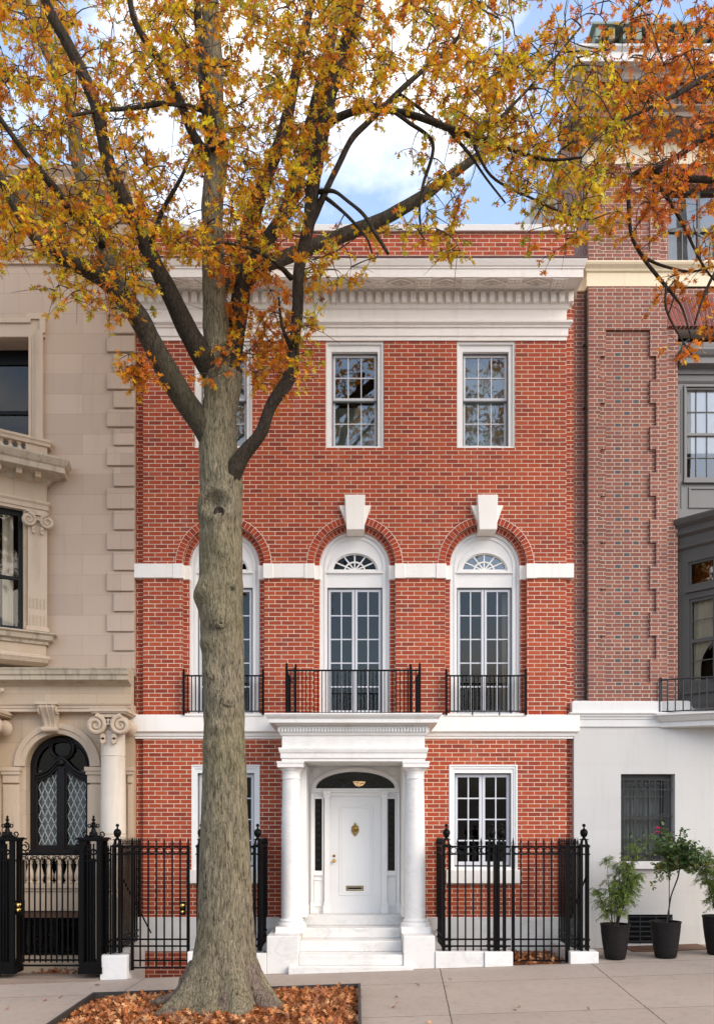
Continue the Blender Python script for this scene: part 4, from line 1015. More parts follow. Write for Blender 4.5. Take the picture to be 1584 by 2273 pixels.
m = MB(); m.box(gx(1522), gx(1638), GY+.07, GY+.08, gz_(1003), gz_(863)); m.build('blind', M['blindw'], win)
m = MB()
for p in (1546,1570,1594): m.box(gx(p)-.008, gx(p)+.008, GY+.045, GY+.07, gz_(1061), gz_(863))
for p in (912,1014): m.box(gx(1522), gx(1638), GY+.045, GY+.07, gz_(p)-.008, gz_(p)+.008)
m.build('glazing_bar', M['greyd'], win)
m = MB(); m.extr(rect(gx(1527), gx(1634), gz_(1128), gz_(1082)), GY-.02, GY+.01, [rect(gx(1531), gx(1630), gz_(1124), gz_(1086))]); m.box(gx(1510), gx(1512), GY-.012, GY+.02, gz_(1128), gz_(1078)); m.build('bay_spandrel', M['grey'], rt)
# lower canted part
lb = [(wx(1502,.12), .30), (wx(1502,.12), .12), (wx(1586,-.36), -.36), (8.1,-.62)]
def lsw2(prof, name, mat='greyd'):
    m = MB(); m.sweep(prof, lb[1:]); return m.build(name, M[mat], rt)
zl = lambda p: wz(p, -.1)
lsw2([(-.2,zl(1240)),(.0,zl(1240)),(.0,zl(1217)),(.05,zl(1212)),(.05,zl(1208)),(.02,zl(1205)),(.02,zl(1188)),(.08,zl(1182)),(.08,zl(1176)),(.05,zl(1174)),(.05,zl(1168)),(.12,zl(1160)),(.14,zl(1152)),(.14,zl(1148)),(-.2,zl(1140))], 'bay_lower_cornice')
d2 = (Vector(lb[2])-Vector(lb[1])).normalized(); Mr = Matrix.Translation((lb[1][0],lb[1][1],0)) @ Matrix.Rotation(math.atan2(d2.y,d2.x),4,'Z')
zt_, zbm = zl(1240), zl(1572); LL = (Vector(lb[2])-Vector(lb[1])).length
m = MB(); m.extr(rect(.0, LL, zbm, zt_), .0, .12, [rect(.20, LL-.02, zl(1300), zl(1245)), rect(.22, LL-.02, zl(1518), zl(1328))], M=Mr)
m.extr(rect(.16, LL, zl(1314), zl(1308)), -.05, .0, M=Mr); m.extr(rect(.13, LL, zl(1540), zl(1532)), -.05, .0, M=Mr); m.extr(rect(.18, LL-.02, zl(1566), zl(1546)), -.015, .0, M=Mr); m.extr(rect(.0,.06,zbm,zt_), -.03, 0, M=Mr)
d3 = (Vector(lb[3])-Vector(lb[2])).normalized(); Mr3 = Matrix.Translation((lb[2][0],lb[2][1],0)) @ Matrix.Rotation(math.atan2(d3.y,d3.x),4,'Z')
L3 = (Vector(lb[3])-Vector(lb[2])).length
m.extr(rect(.0, L3, zbm, zt_), .0, .12, [rect(.1, L3-.1, zl(1518), zl(1328))], M=Mr3)
blp = m.build('bay_lower_panel', M['greyd'], rt)
m = MB(); m.extr(rect(.08, L3-.08, zl(1520), zl(1326)), .06, .061, back=False, M=Mr3); m.build('pane', M['glass'], blp, recalc=False)
m = MB(); m.extr(rect(.1, L3-.1, zl(1518), zl(1328)), .03, .08, [rect(.15, L3-.15, zl(1418), zl(1335)), rect(.15, L3-.15, zl(1510), zl(1426))], M=Mr3); m.build('sash', M['greyd'], blp)
m = MB(); m.box(8.0, 8.12, -.6, .12, zbm, zt_); m.build('bay_return', M['greyd'], rt)
m = MB(); m.extr(rect(.20, LL-.02, zl(1300), zl(1245)), .03, .07, [rect(.235, LL-.05, zl(1295), zl(1250))], M=Mr)
m.extr(rect(.22, LL-.02, zl(1518), zl(1328)), .03, .08, [rect(.26, LL-.05, zl(1418), zl(1335)), rect(.26, LL-.05, zl(1510), zl(1426))], M=Mr)
m.extr(rect(.26, LL-.05, zl(1378), zl(1376)), .04, .06, M=Mr); m.extr(rect(.26, LL-.05, zl(1468), zl(1466)), .04, .06, M=Mr)
win = m.build('bay_window', M['greyd'], rt)
m = MB(); m.extr(rect(.20, LL-.02, zl(1300), zl(1245)), .06, .061, back=False, M=Mr); m.build('pane', M['glassr'], win, recalc=False)
m = MB(); m.extr(rect(.22, LL-.02, zl(1518), zl(1328)), .06, .061, back=False, M=Mr); m.build('pane', M['glass'], win, recalc=False)
m = MB()                                                # tied back drape
rows = np.linspace(0, 1, 16); V = []; F = []
for i, r_ in enumerate(rows):
    z = zl(1330)+(zl(1516)-zl(1330))*r_
    w_ = .46*(.26+.74/(1+math.exp((r_-.56)*14)))+(.05*(r_-.7) if r_ > .7 else 0)
    for j in range(13):
        u = j/12; V.append(tuple(Mr @ Vector((.25+w_*u, .14+.02*math.sin(j*1.9), z))))
for i in range(15):
    for j in range(12): F.append((i*13+j, i*13+j+1, (i+1)*13+j+1, (i+1)*13+j))
m.add(V, F); m.build('drape', M['drape'], win, smooth=True)
# stucco ground storey
YS = -.03
m = MB()
m.extr(rect(wx(1273,YS), XE, wz(2140), wz(1600)), YS, .4, [prect(1377,1497,1718,1912,YS), prect(1392,1492,2030,2096,YS)], back=False); m.build('stucco_wall', M['stucco'], rt, recalc=False)
m = MB(); xs0 = wx(1273,YS)
pr = [(0,wz(1614)),(.03,wz(1614)),(.03,wz(1598)),(.05,wz(1597)),(.05,wz(1594)),(.075,wz(1591)),(.075,wz(1588)),(.105,wz(1586)),(.105,wz(1583)),(.045,wz(1582)),(.045,wz(1559)),(0,wz(1556))]
m.sweep(pr, [(xs0,.3),(xs0,YS),(XE,YS)]); m.build('base_cornice', M['stuccop'], rt, bevel=.004)
bow = [(wx(1450), .1)]+[(wx(1450)+.08+u*2.4, -.10-.62*math.sin(min(1,u)*PI/2)) for u in np.linspace(0,1,14)]+[(XE,-.72)]
zs = lambda p: wz(p, -.2)
pr = [(-.3,zs(1613)),(-.06,zs(1613)),(-.04,zs(1612)),(-.04,zs(1601)),(.0,zs(1600)),(.03,zs(1596)),(.06,zs(1592)),(.06,zs(1590)),(.12,zs(1588)),(.12,zs(1584)),(-.3,zs(1582))]
m = MB(); m.sweep(pr, bow); V = [(x,y,zs(1583)) for x,y in bow]+[(XE,.2,zs(1583)),(wx(1450),.2,zs(1583))]; m.add(V, [tuple(range(len(V)))])
V = [(x,y+.06,zs(1612)) for x,y in bow]+[(XE,.2,zs(1612)),(wx(1450),.2,zs(1612))]; m.add(V, [tuple(range(len(V)))])
m.build('balcony_slab', M['stuccop'], rt)
m = MB()
zt_, zb_ = zs(1507), zs(1578)
pts = [(wx(1470), .0)]+bow[1:-1]
pp = [Vector((a,b+.02)) for a,b in pts]
acc = []
for i in range(len(pp)-1):
    a, b_ = pp[i], pp[i+1]; n_ = max(1, int((b_-a).length/.02))
    for q in range(n_): acc.append(a+(b_-a)*q/n_)
m.tube([(p.x,p.y,zt_) for p in acc[::4]], .017, 6); m.tube([(p.x,p.y,zb_) for p in acc[::4]], .014, 6)
for p in acc[::6]: m.box(p.x-.009, p.x+.009, p.y-.009, p.y+.009, zb_, zt_)
p = acc[4]; m.box(p.x-.016, p.x+.016, p.y-.016, p.y+.016, zb_-.04, zt_+.03); m.lathe([(.022,0),(.024,.02),(0,.045)], p.x, p.y, 8, zt_+.02)
m.build('balcony_railing', M['irong'], rt)
# barred window
m = MB(); a, b_, lo, hi = wx(1378,YS), wx(1496,YS), wz(1912,YS), wz(1719,YS)
m.extr(rect(a,b_,lo,hi), .16, .24, [rect(a+.05,b_-.13,lo+.10,(lo+hi)/2-.03), rect(a+.05,b_-.13,(lo+hi)/2+.01,hi-.08)]); m.box(a+.02,b_-.1,.15,.2,lo,lo+.05)
win = m.build('window', M['greyd'], rt)
pane(a, b_, lo, hi, .20).build('pane', M['glass'], win, recalc=False)
m = MB()
for i in (1,2): x = a+.05+(b_-a-.18)*i/3; m.box(x-.012, x+.012, .17, .21, lo+.1, hi-.08)
for z in (lo+(hi-lo)*.27, lo+(hi-lo)*.75): m.box(a+.05, b_-.13, .172, .208, z-.01, z+.01)
m.build('glazing_bar', M['greyd'], win)
m = MB(); xs = np.linspace(a, b_-.12, 60); V = [(x, .33+.025*math.sin(i*1.1), z) for i, x in enumerate(xs) for z in (lo, hi)]; m.add(V, [(2*i,2*i+2,2*i+3,2*i+1) for i in range(59)]); m.build('curtain', M['curtain'], win, smooth=True)
m = MB(); nb = 8
for i in range(nb): x = a+.06+(b_-a-.16)*i/(nb-1); m.box(x-.008, x+.008, .03, .046, lo+.02, hi-.1)
for z in (lo+.03, lo+.19, lo+(hi-lo)*.52, hi-.10, hi-.28): m.box(a+.01, b_-.02, .028, .048, z-.009, z+.009)
for i in range(nb-1):
    x = a+.06+(b_-a-.16)*(i+.5)/(nb-1)
    for zc_ in (hi-.19, lo+.11):
        for s in (-1,1): m.tube([(x+s*.028+p_, .036, zc_+q) for p_, q in spiral(0,0,.045,1.4,s,90,16,.2)], .007, 4)
    m.tube([(x+p_, .036, lo+(hi-lo)*.52+q) for p_, q in arc(0,0,.055,.05,0,180,10)], .007, 4)
m.build('window_grille', M['irong'], win)
m = MB(); m.pbox(1370, 1499, 1913, 1929, -.10, .1); m.build('window_sill', M['stuccop'], rt, bevel=.006)
m = MB(); m.extr(rect(wx(1273.2,YS), XE, wz(2040), wz(1972)), -.06, YS, [rect(wx(1392,YS),wx(1492,YS),wz(2041),wz(2030))] if 0 else []); m.build('stucco_band', M['stuccop'], rt, bevel=.005) if 0 else None
m = MB(); a, b_, lo, hi = wx(1392,YS), wx(1492,YS), wz(2096,YS), wz(2030,YS)
m.box(a, b_, .14, .16, lo, hi); vent = m.build('basement_vent', M['black'], rt)
m = MB()
for i in range(6): z = lo+(hi-lo)*(i+.5)/6; m.box(a, b_, .02, .05, z-.012, z+.012)
for x in (a+.25, a+.55): m.box(x-.01, x+.01, .015, .02, lo, hi)
m.build('vent_louvre', M['irong'], vent)
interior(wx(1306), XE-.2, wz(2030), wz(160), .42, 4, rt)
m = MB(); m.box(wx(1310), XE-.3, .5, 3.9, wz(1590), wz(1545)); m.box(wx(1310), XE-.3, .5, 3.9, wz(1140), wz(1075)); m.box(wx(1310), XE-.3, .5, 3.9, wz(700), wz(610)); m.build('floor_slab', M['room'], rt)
# =====================================================  GROUND
m = MB()
def gquad(x0, x1, y0, y1, dz=0.0, nx=1):
    xs = np.linspace(x0, x1, nx+1)
    for i in range(nx):
        a, b = xs[i], xs[i+1]
        m.quad((a,y0,gz(a,y0)+dz),(b,y0,gz(b,y0)+dz),(b,y1,gz(b,y1)+dz),(a,y1,gz(a,y1)+dz))
PX0, PX1, PY0, PY1 = wx(212,-2.93)-.02, .035, -5.42, -2.93        # tree pit
xL = [-60,-14,PX0,PX1,14,60]
for a, b in zip(xL[:-1], xL[1:]):
    gquad(a, b, -5.6, PY0); gquad(a, b, PY1, -1.45)
    if not (a == PX0): gquad(a, b, PY0, PY1)
for a, b in ((wx(592,-1.45), wx(965,-1.45)), (wx(1312,-1.4), 14), (14, 60), (-60,-14)): gquad(a, b, -1.45, .4)
def paving():
    t = NT('pavement_concrete'); g = t.n('ShaderNodeNewGeometry'); p = g.outputs['Position']; sp = t.n('ShaderNodeSeparateXYZ'); t.set(sp.inputs[0], p)
    n1 = t.noise(p, .8, 7, .62); n2 = t.noise(p, 120, 3); n3 = t.noise(p, 9, 5, .7)
    c = t.mix(n1, (.33,.26,.205), (.46,.37,.30))
    c = t.mix(t.m_('MULTIPLY', t.ramp(n3, [(.5,(0,0,0)),(.72,(1,1,1))]), .35), c, (.16,.13,.115))
    gv = t.n('ShaderNodeTexVoronoi'); t.set(gv.inputs['Vector'], t.mapv(p,(1,1,0))); gv.inputs['Scale'].default_value = 2.6; gv.inputs['Randomness'].default_value = 1
    c = t.mix(t.m_('MULTIPLY', t.m_('LESS_THAN', gv.outputs['Distance'], .055), .55), c, (.12,.10,.09))
    n4 = t.noise(t.mapv(p,(1,1,1),(4.2,1.1,0)), 2.4, 8, .72, .6); c = t.mix(t.m_('MULTIPLY', t.ramp(n4, [(.55,(0,0,0)),(.66,(1,1,1))]), .32), c, (.24,.19,.15))
    c = t.mix(t.m_('MULTIPLY', n2, .6), c, t.mix(.55, c, (.09,.075,.065)))
    wob = t.m_('MULTIPLY', t.m_('SUBTRACT', t.noise(p, 6, 3), .5), .03)
    x = t.m_('ADD', t.m_('ADD', sp.outputs[0], wob), t.m_('MULTIPLY', sp.outputs[1], -.06)); y = t.m_('ADD', sp.outputs[1], wob)
    slab = t.n('ShaderNodeCombineXYZ'); msk = None
    for co, xs_, w in ((x, [-9.1,-6.3,-3.45,1.47,3.99,6.6], .013), (y, [-1.52,-2.62,-4.6], .012)):
        for q in xs_:
            k = t.m_('LESS_THAN', t.m_('ABSOLUTE', t.m_('SUBTRACT', co, q)), w*.6)
            msk = k if msk is None else t.m_('MAXIMUM', msk, k)
    sx_ = t.m_('FLOOR', t.m_('DIVIDE', t.m_('SUBTRACT', x, 1.47), 2.52)); sy_ = t.m_('FLOOR', t.m_('DIVIDE', t.m_('ADD', y, 2.62), 2.0))
    t.set(slab.inputs[0], sx_); t.set(slab.inputs[1], sy_); wn = t.n('ShaderNodeTexWhiteNoise', noise_dimensions='2D'); t.set(wn.inputs['Vector'], slab.outputs[0])
    c = t.mix(.16, c, t.mix(wn.outputs['Value'], (.16,.135,.115), (.42,.36,.31)))
    c = t.mix(msk, c, (.075,.06,.05))
    h = t.m_('SUBTRACT', t.m_('MULTIPLY', n2, .5), msk)
    return t.done(t.bsdf(c, .85, t.bump(h, .5, .006), spec=.25))
M['pave'] = paving()
setting(m.build('sidewalk', M['pave'], recalc=False))
M['asphalt'] = plain('asphalt', (.11,.105,.10), .85, .25, 4, bumps=.6, bscale=150)
m = MB(); gq = []
for a, b in zip([-200,-14,14],[-14,14,200]): m.quad((a,-22,gz(a,-5.6)-.16),(b,-22,gz(b,-5.6)-.16),(b,-5.75,gz(b,-5.6)-.14),(a,-5.75,gz(a,-5.6)-.14))
setting(m.build('road', M['asphalt'], recalc=False))
m = MB()
for a, b in zip([-60,-14,14],[-14,14,60]):
    V = [(x,y,gz(x,-5.6)+dz) for x in (a,b) for y, dz in ((-5.76,-.4),(-5.75,-.005),(-5.601,.002),(-5.601,-.4))]
    m.add(V, [(0,1,5,4),(1,2,6,5),(2,3,7,6),(3,0,4,7),(0,3,2,1),(4,5,6,7)])
setting(m.build('kerb', M['stuccop']))
m = MB(); m.quad((-500,-500,-1.3),(500,-500,-1.3),(500,500,-1.3),(-500,500,-1.3)); M['conc'] = plain('pale_concrete', (.36,.32,.28), .9, .15, 1); setting(m.build('ground', M['conc'], recalc=False))
# sunken forecourts behind the railings
m = MB()
for (a, b, z) in ((-14, wx(232,-1.45), -.28), (wx(232,-1.45), wx(592,-1.45), -.55), (wx(965,-1.45), wx(1312,-1.4), .02)):
    m.box(a, b-.002, -1.449, .33, z-.4, z)
setting(m.build('forecourt', M['pave']))
m = MB(); m.box(-14, wx(222,-1.45), -1.62, -1.05, -.6, -.115); o = m.build('stone_kerb', M['stuccop' if 0 else 'brownst'], bevel=.01)
tag(o, 'low dark stone kerb under the ornate black gate', 'kerb')
# marble blocks that carry the railings
def block(x0, x1, y0, y1, z0, z1, label, mat='marble'):
    m = MB(); m.box(x0, x1, y0, y1, z0, z1); o = m.build('marble_block', M[mat], bevel=.012); tag(o, label, 'stone block', 'marble blocks under the railings'); return o
yk = -1.5
block(wx(222,yk), wx(281,yk), yk, -1.12, -.6, wz(2121,yk), 'tall white marble block left of the tree, at the end of the ornate gate')
block(wx(416,yk), wx(452,yk), yk, -1.12, -.6, wz(2113,yk), 'white marble block touching the left edge of the tree trunk')
block(wx(1075,yk), wx(1138,yk), yk, -1.14, -.3, wz(2113,yk), 'square white marble block under the paired iron posts')
block(wx(1265,yk), wx(1328,yk), yk, -1.14, -.3, wz(2113,yk), 'white marble block beside the green feathery potted plant')
def lowwall(x0, x1, y0, y1, z0, z1, label):
    m = MB(); m.box(x0, x1, y0, y1, z0, z1); o = m.build('marble_wall', M['marble2'], bevel=.01); tag(o, label, 'low wall', 'low marble walls along the forecourts'); return o
lowwall(wx(452,yk)+.003, wx(592,-1.45)-.003, -1.47, -1.2, -.6, wz(2116,-1.45), 'low marble wall between the tree trunk and the steps')
lowwall(wx(965,-1.45)+.003, wx(1075,yk)-.003, -1.47, -1.2, -.3, wz(2112,-1.45), 'low marble wall between the steps and the square block')
lowwall(wx(236,yk), wx(272,yk), -1.118, -.05, -.6, .32, 'marble wall running back from the tall block to the house')
lowwall(wx(1270,yk), wx(1312,yk), -1.138, -.05, -.3, .30, 'marble wall running back beside the stucco house')

# =====================================================  IRON RAILINGS
YFN = -1.35
T1, T2, B1, B2 = wz(1879,YFN), wz(1896,YFN), wz(2085,YFN), wz(2100,YFN)
def finial(m, x, y, z, s=1.0):
    m.lathe([(.0,.15*s),(.012*s,.09*s),(.017*s,.06*s),(.010*s,.035*s),(.018*s,.03*s),(.012*s,.02*s),(.010*s,0)], x, y, 6, z)
    for d in (-1,1): m.tube([(x,y,z+.025*s),(x+d*.022*s,y,z+.03*s),(x+d*.032*s,y,z+.052*s)], .006*s, 4)
def run(a, b, n, zt=(T1,T2), zb=(B1,B2), zfoot=None, fin=True, rings=True, ends=(1,1)):
    m = MB(); a = Vector((a[0],a[1],0)); b = Vector((b[0],b[1],0)); d = (b-a)
    L = d.length; u = d/L
    for z in zt+zb: m.bar(a+Vector((0,0,z)), b+Vector((0,0,z)), .026, .03)
    foot = zfoot if zfoot is not None else min(zb)-.09
    for i in range(n+1):
        if (i == 0 and not ends[0]) or (i == n and not ends[1]): continue
        p = a+d*i/n
        m.bar((p.x,p.y,foot), (p.x,p.y,zt[0]), .024)
        if fin: finial(m, p.x, p.y, zt[0]+.01)
    if rings:
        zc = (zt[0]+zt[1])/2; r = (zt[0]-zt[1])/2-.012
        for i in range(n):
            c = a+d*(i+.5)/n
            m.tube([(c.x+u.x*r*math.cos(t_), c.y+u.y*r*math.cos(t_), zc+r*math.sin(t_)) for t_ in np.linspace(0,2*PI,17)], .009, 5)
    return m
def urn_post(x, y, zfoot, parent, gap=.052):
    m = MB()
    for sx in (-1,1):
        for sy in (-1,1): m.bar((x+sx*gap,y+sy*gap,zfoot),(x+sx*gap,y+sy*gap,T1+.01), .036)
    m.box(x-gap-.03,x+gap+.03,y-gap-.03,y+gap+.03,T1-.015,T1+.02); m.box(x-gap-.03,x+gap+.03,y-gap-.03,y+gap+.03,T2-.012,T2+.012)
    for z in (B1,B2): m.box(x-gap-.03,x+gap+.03,y-gap-.03,y+gap+.03,z-.014,z+.014)
    for sx in (-1,1):
        for sy in (-1,1): m.bar((x+sx*gap*.9,y+sy*gap*.9,T1+.02),(x+sx*gap*.6,y+sy*gap*.6,T1+.115), .022)
    o = m.build('post', M['iron'], parent)
    k = MB(); k.box(x-.07,x+.07,y-.07,y+.07,T1+.02,T1+.035); k.box(x-.06,x+.06,y-.06,y+.06,T1+.105,T1+.125)
    k.lathe([(.05,.12),(.03,.14),(.022,.155),(.05,.175),(.062,.215),(.064,.25),(.055,.262),(.058,.272),(.04,.285),(.016,.30),(.012,.325),(.028,.345),(.03,.36),(.02,.378),(0,.385)], x, y, 16, T1)
    k.build('urn_finial', M['iron'], o, smooth='auto'); return o
def knobs(parent, x, y, z, zz):
    m = MB(); m.box(x-.045,x+.045,y-.03,y-.012,zz-.055,z+.06); pl = m.build('lock_plate', M['iron'], parent)
    for z_, r, nm in ((z,.036,'knob'),(zz,.028,'lock')): m = MB(); m.lathe([(r*.9,0),(r*.9,-.008),(r*.4,-.012),(r*.4,-.03),(r*.8,-.036),(r,-.055),(r*.7,-.072),(0,-.078)], x, y-.03, 16, z_, axis='y'); m.build(nm, M['brass'], parent, smooth=True)
X = lambda p: wx(p, YFN)
zk = wz(2113,-1.5)
fl = thing('iron_railing', 'black iron railing with urn posts and brass-knobbed gate, behind the oak trunk', 'railing', (X(430),YFN,.0), 'black iron railings before the brick house')
xa_, xb_, xc_ = X(261), X(447), X(572)
urn_post(xa_, YFN, wz(2118,-1.5), fl); urn_post(xb_, YFN, zk, fl); urn_post(xc_, YFN, zk, fl)
run((xa_+.06,YFN),(X(291),YFN), 1, ends=(0,0)).build('fence_panel', M['iron'], fl)
run((xb_+.06,YFN),(xc_-.06,YFN), 7, ends=(0,0)).build('fence_panel', M['iron'], fl)
run((xc_,YFN+.08),(xc_,-.02), 9).build('fence_panel', M['iron'], fl)
run((xa_,YFN+.08),(xa_,-.02), 10).build('fence_panel', M['iron'], fl)
zg1, zg2 = wz(2132,YFN), wz(2148,YFN)
m = run((X(294),YFN),(X(418),YFN), 7, zb=(B1,B2,zg1,zg2), zfoot=zg1-.10, ends=(1,1)); 
for p in (294,418): m.bar((X(p),YFN,zg2-.04),(X(p),YFN,T1+.02), .05, .045)
g = m.build('gate', M['iron'], fl); knobs(g, X(407), YFN, wz(2009,YFN), wz(2023,YFN))
m = MB(); m.bar((xa_+.02,-1.25,wz(1940,YFN)),(xa_+.35,-.5,B1), .02); m.build('stay_bar', M['iron'], fl)
fr = thing('iron_railing', 'black iron railing with urn posts and gate, right of the porch before the casement window', 'railing', (X(1150),YFN,.1), 'black iron railings before the brick house')
xa_, xb_, xb2, xc_ = X(990), X(1092), X(1110), X(1295)
for xx in (xa_, xb_-.01, xb2+.012, xc_): urn_post(xx, YFN, zk, fr)
run((xa_+.06,YFN),(xb_-.06,YFN), 5, ends=(0,0)).build('fence_panel', M['iron'], fr)
run((xb2+.06,YFN),(X(1133),YFN), 1, ends=(0,0)).build('fence_panel', M['iron'], fr)
run((xa_-.02,YFN+.08),(xa_-.02,-.02), 9).build('fence_panel', M['iron'], fr)
run((X(1284),YFN+.08),(X(1284),-.02), 10).build('fence_panel', M['iron'], fr)
m = run((X(1138),YFN),(X(1257),YFN), 7, zb=(B1,B2,wz(2132,YFN)), zfoot=wz(2134,YFN), ends=(1,1))
for p in (1138,1257): m.bar((X(p),YFN,wz(2136,YFN)),(X(p),YFN,T1+.02), .05, .045)
m.build('gate', M['iron'], fr)
run((X(1262),YFN),(xc_-.06,YFN), 2, ends=(1,0), rings=True).build('fence_panel', M['iron'], fr)
m = MB(); m.bar((X(1300),YFN,wz(1945,YFN)),(X(1284),-.75,wz(2050,YFN)), .022); m.build('stay_bar', M['iron'], fr)

# ornate gate of the limestone house
og = thing('ornate_iron_gate', 'ornate black iron gate between two scroll-topped square posts before the arched door', 'gate', (X(110),YFN,-.1))
def ornate_post(p):
    x = X(p); y = YFN; z0 = wz(2158,YFN); zt = wz(1866,YFN); w = .145
    m = MB()
    for sx in (-1,1):
        for sy in (-1,1): m.box(x+sx*w-.038,x+sx*w+.038,y+sy*w-.038,y+sy*w+.038,z0+.1,zt)
    m.box(x-w-.05,x+w+.05,y-w-.05,y+w+.05,z0,z0+.11); m.box(x-w-.04,x+w+.04,y-w-.04,y+w+.04,z0+.11,z0+.2)
    m.box(x-w,x+w,y-w,y+w,zt-.35,zt-.32); 
    for sx in (-.34,0,.34): m.box(x+sx*w-.011,x+sx*w+.011,y-w-.011,y-w+.011,z0+.2,zt-.05)
    m.box(x-w*.2,x+w*.2,y-.02,y+.02,z0+.2,zt-.3)
    for s_ in (1,-1):
        for sx in (-1,1): m.tube([(x+sx*.06+a, y-w, zt-.19+b*1.0) for a, b in spiral(0,0,.06,1.3,sx*s_,90*s_,18,.25)], .010, 5)
    m.box(x-w-.05,x+w+.05,y-w-.05,y+w+.05,zt-.01,zt+.015); m.box(x-w-.085,x+w+.085,y-w-.085,y+w+.085,zt+.015,zt+.04); m.box(x-w-.06,x+w+.06,y-w-.06,y+w+.06,zt+.04,zt+.055)
    post = m.build('post', M['iron'], og)
    k = MB(); zc = zt+.055
    k.lathe([(.12,0),(.075,.03),(.045,.09),(.032,.15),(.03,.17),(.055,.18),(.03,.195),(.022,.22),(.05,.235),(.022,.25),(.018,.275),(.036,.295),(.018,.315),(.014,.33),(.024,.345),(.0,.375)], x, y, 14, zc)
    for a in range(4):
        ca, sa = math.cos(a*PI/2+PI/4*0), math.sin(a*PI/2)
        k.tube([(x+ca*(.11+q), y+sa*(.11+q), zc+.055+r_) for q, r_ in spiral(.03,0,.055,1.25,1,200,18,.3)], .012, 5)
        k.tube([(x+ca*(.045+q), y+sa*(.045+q), zc+.20+r_) for q, r_ in spiral(.02,0,.038,1.2,1,200,14,.3)], .010, 5)
    k.build('scroll_finial', M['iron'], post, smooth='auto')
ornate_post(17); ornate_post(208)
xg0_, xg1_ = X(41), X(188)
m = MB(); zt_ = wz(1896,YFN); zb1, zb2 = wz(2131,YFN), wz(2143,YFN)
for z, w_ in ((zt_,.045),(zb1,.03),(zb2,.03)): m.bar((xg0_,YFN,z),(xg1_,YFN,z), w_)
for xx in (xg0_,xg1_): m.bar((xx,YFN,zb2-.03),(xx,YFN,zt_+.22), .05)
n_ = 12; st = (xg1_-xg0_)/n_
for i in range(1,n_):
    x = xg0_+st*i; m.bar((x,YFN,zb1-.04),(x,YFN,zt_-.10), .022)
for i in range(n_):
    xc0 = xg0_+st*(i+.5)
    if i % 2 == 0:
        m.tube([(xc0+st*.5+st*math.cos(a)*.98, YFN, zt_-.16+.12*math.sin(a)) for a in np.linspace(0,PI,12)], .010, 5)
    m.lathe([(0,-.05),(.022,-.02),(.012,.01),(.02,.02),(0,.04)], xg0_+st*i, YFN, 8, zt_-.14) if i % 2 == 0 else None
    m.tube([(xc0+st*.5*s_*.0+q, YFN, zt_-.055+r_) for s_, (q, r_) in [(1,p) for p in arc(0,0,.026,.026,0,360,12)]], .007, 4)
for s_, xx in ((1,xg0_+.02),(-1,xg1_-.02)):
    m.tube([(xx+s_*(.09+q), YFN, zt_+.12+r_) for q, r_ in spiral(0,0,.085,1.3,-s_,90,22,.25)], .013, 5)
    m.tube([(xx+s_*(.13+q), YFN, zt_+.04+r_) for q, r_ in spiral(0,0,.05,1.2,s_,270,16,.25)], .011, 5)
gt = m.build('gate', M['iron'], og)
m = MB(); m.box(X(37),X(57),YFN-.045,YFN-.02,wz(2030,YFN),wz(1998,YFN)); m.build('lock_plate', M['iron'], gt)
for z_, r in ((wz(2008,YFN),.042),(wz(2019,YFN),.038)): m = MB(); m.lathe([(r*.9,0),(r*.9,-.008),(r*.4,-.012),(r*.4,-.03),(r*.8,-.036),(r,-.055),(r*.7,-.075),(0,-.082)], X(45), YFN-.045, 16, z_, axis='y'); m.build('knob', M['brass'], gt, smooth=True)
run((X(208)+.04,YFN+.2),(X(208)+.04,-.1), 13, zt=(wz(1896,YFN),wz(1912,YFN)), zb=(wz(2100,YFN),wz(2125,YFN)), zfoot=-.28, rings=False).build('fence_panel', M['iron'], og)
run((X(-80),YFN),(X(0),YFN), 7, zt=(wz(1896,YFN),wz(1912,YFN)), zb=(wz(2131,YFN),wz(2143,YFN)), zfoot=-.12, rings=False).build('fence_panel', M['iron'], og)
run((X(226),YFN),(X(246),YFN), 2, zt=(wz(1894,YFN),wz(1910,YFN)), zb=(wz(2090,YFN),wz(2100,YFN)), zfoot=.0, rings=False).build('fence_panel', M['iron'], og)

# cellar plate on the pavement
m = MB(); zz = lambda x,y: gz(x,y)
xs_ = (wx(1392,-.3), wx(1560,-.3)); V = [(x,y,gz(x,y)+dz) for dz in (.0,.018) for x,y in ((xs_[0],-.62),(xs_[1],-.62),(xs_[1],-.05),(xs_[0],-.05))]
m.add(V, [(0,3,2,1),(4,5,6,7),(0,1,5,4),(1,2,6,5),(2,3,7,6),(3,0,4,7)])
tag(m.build('cellar_plate', M['brown'], bevel=.004), 'flat brown metal cellar plate on the pavement behind the pots', 'hatch')
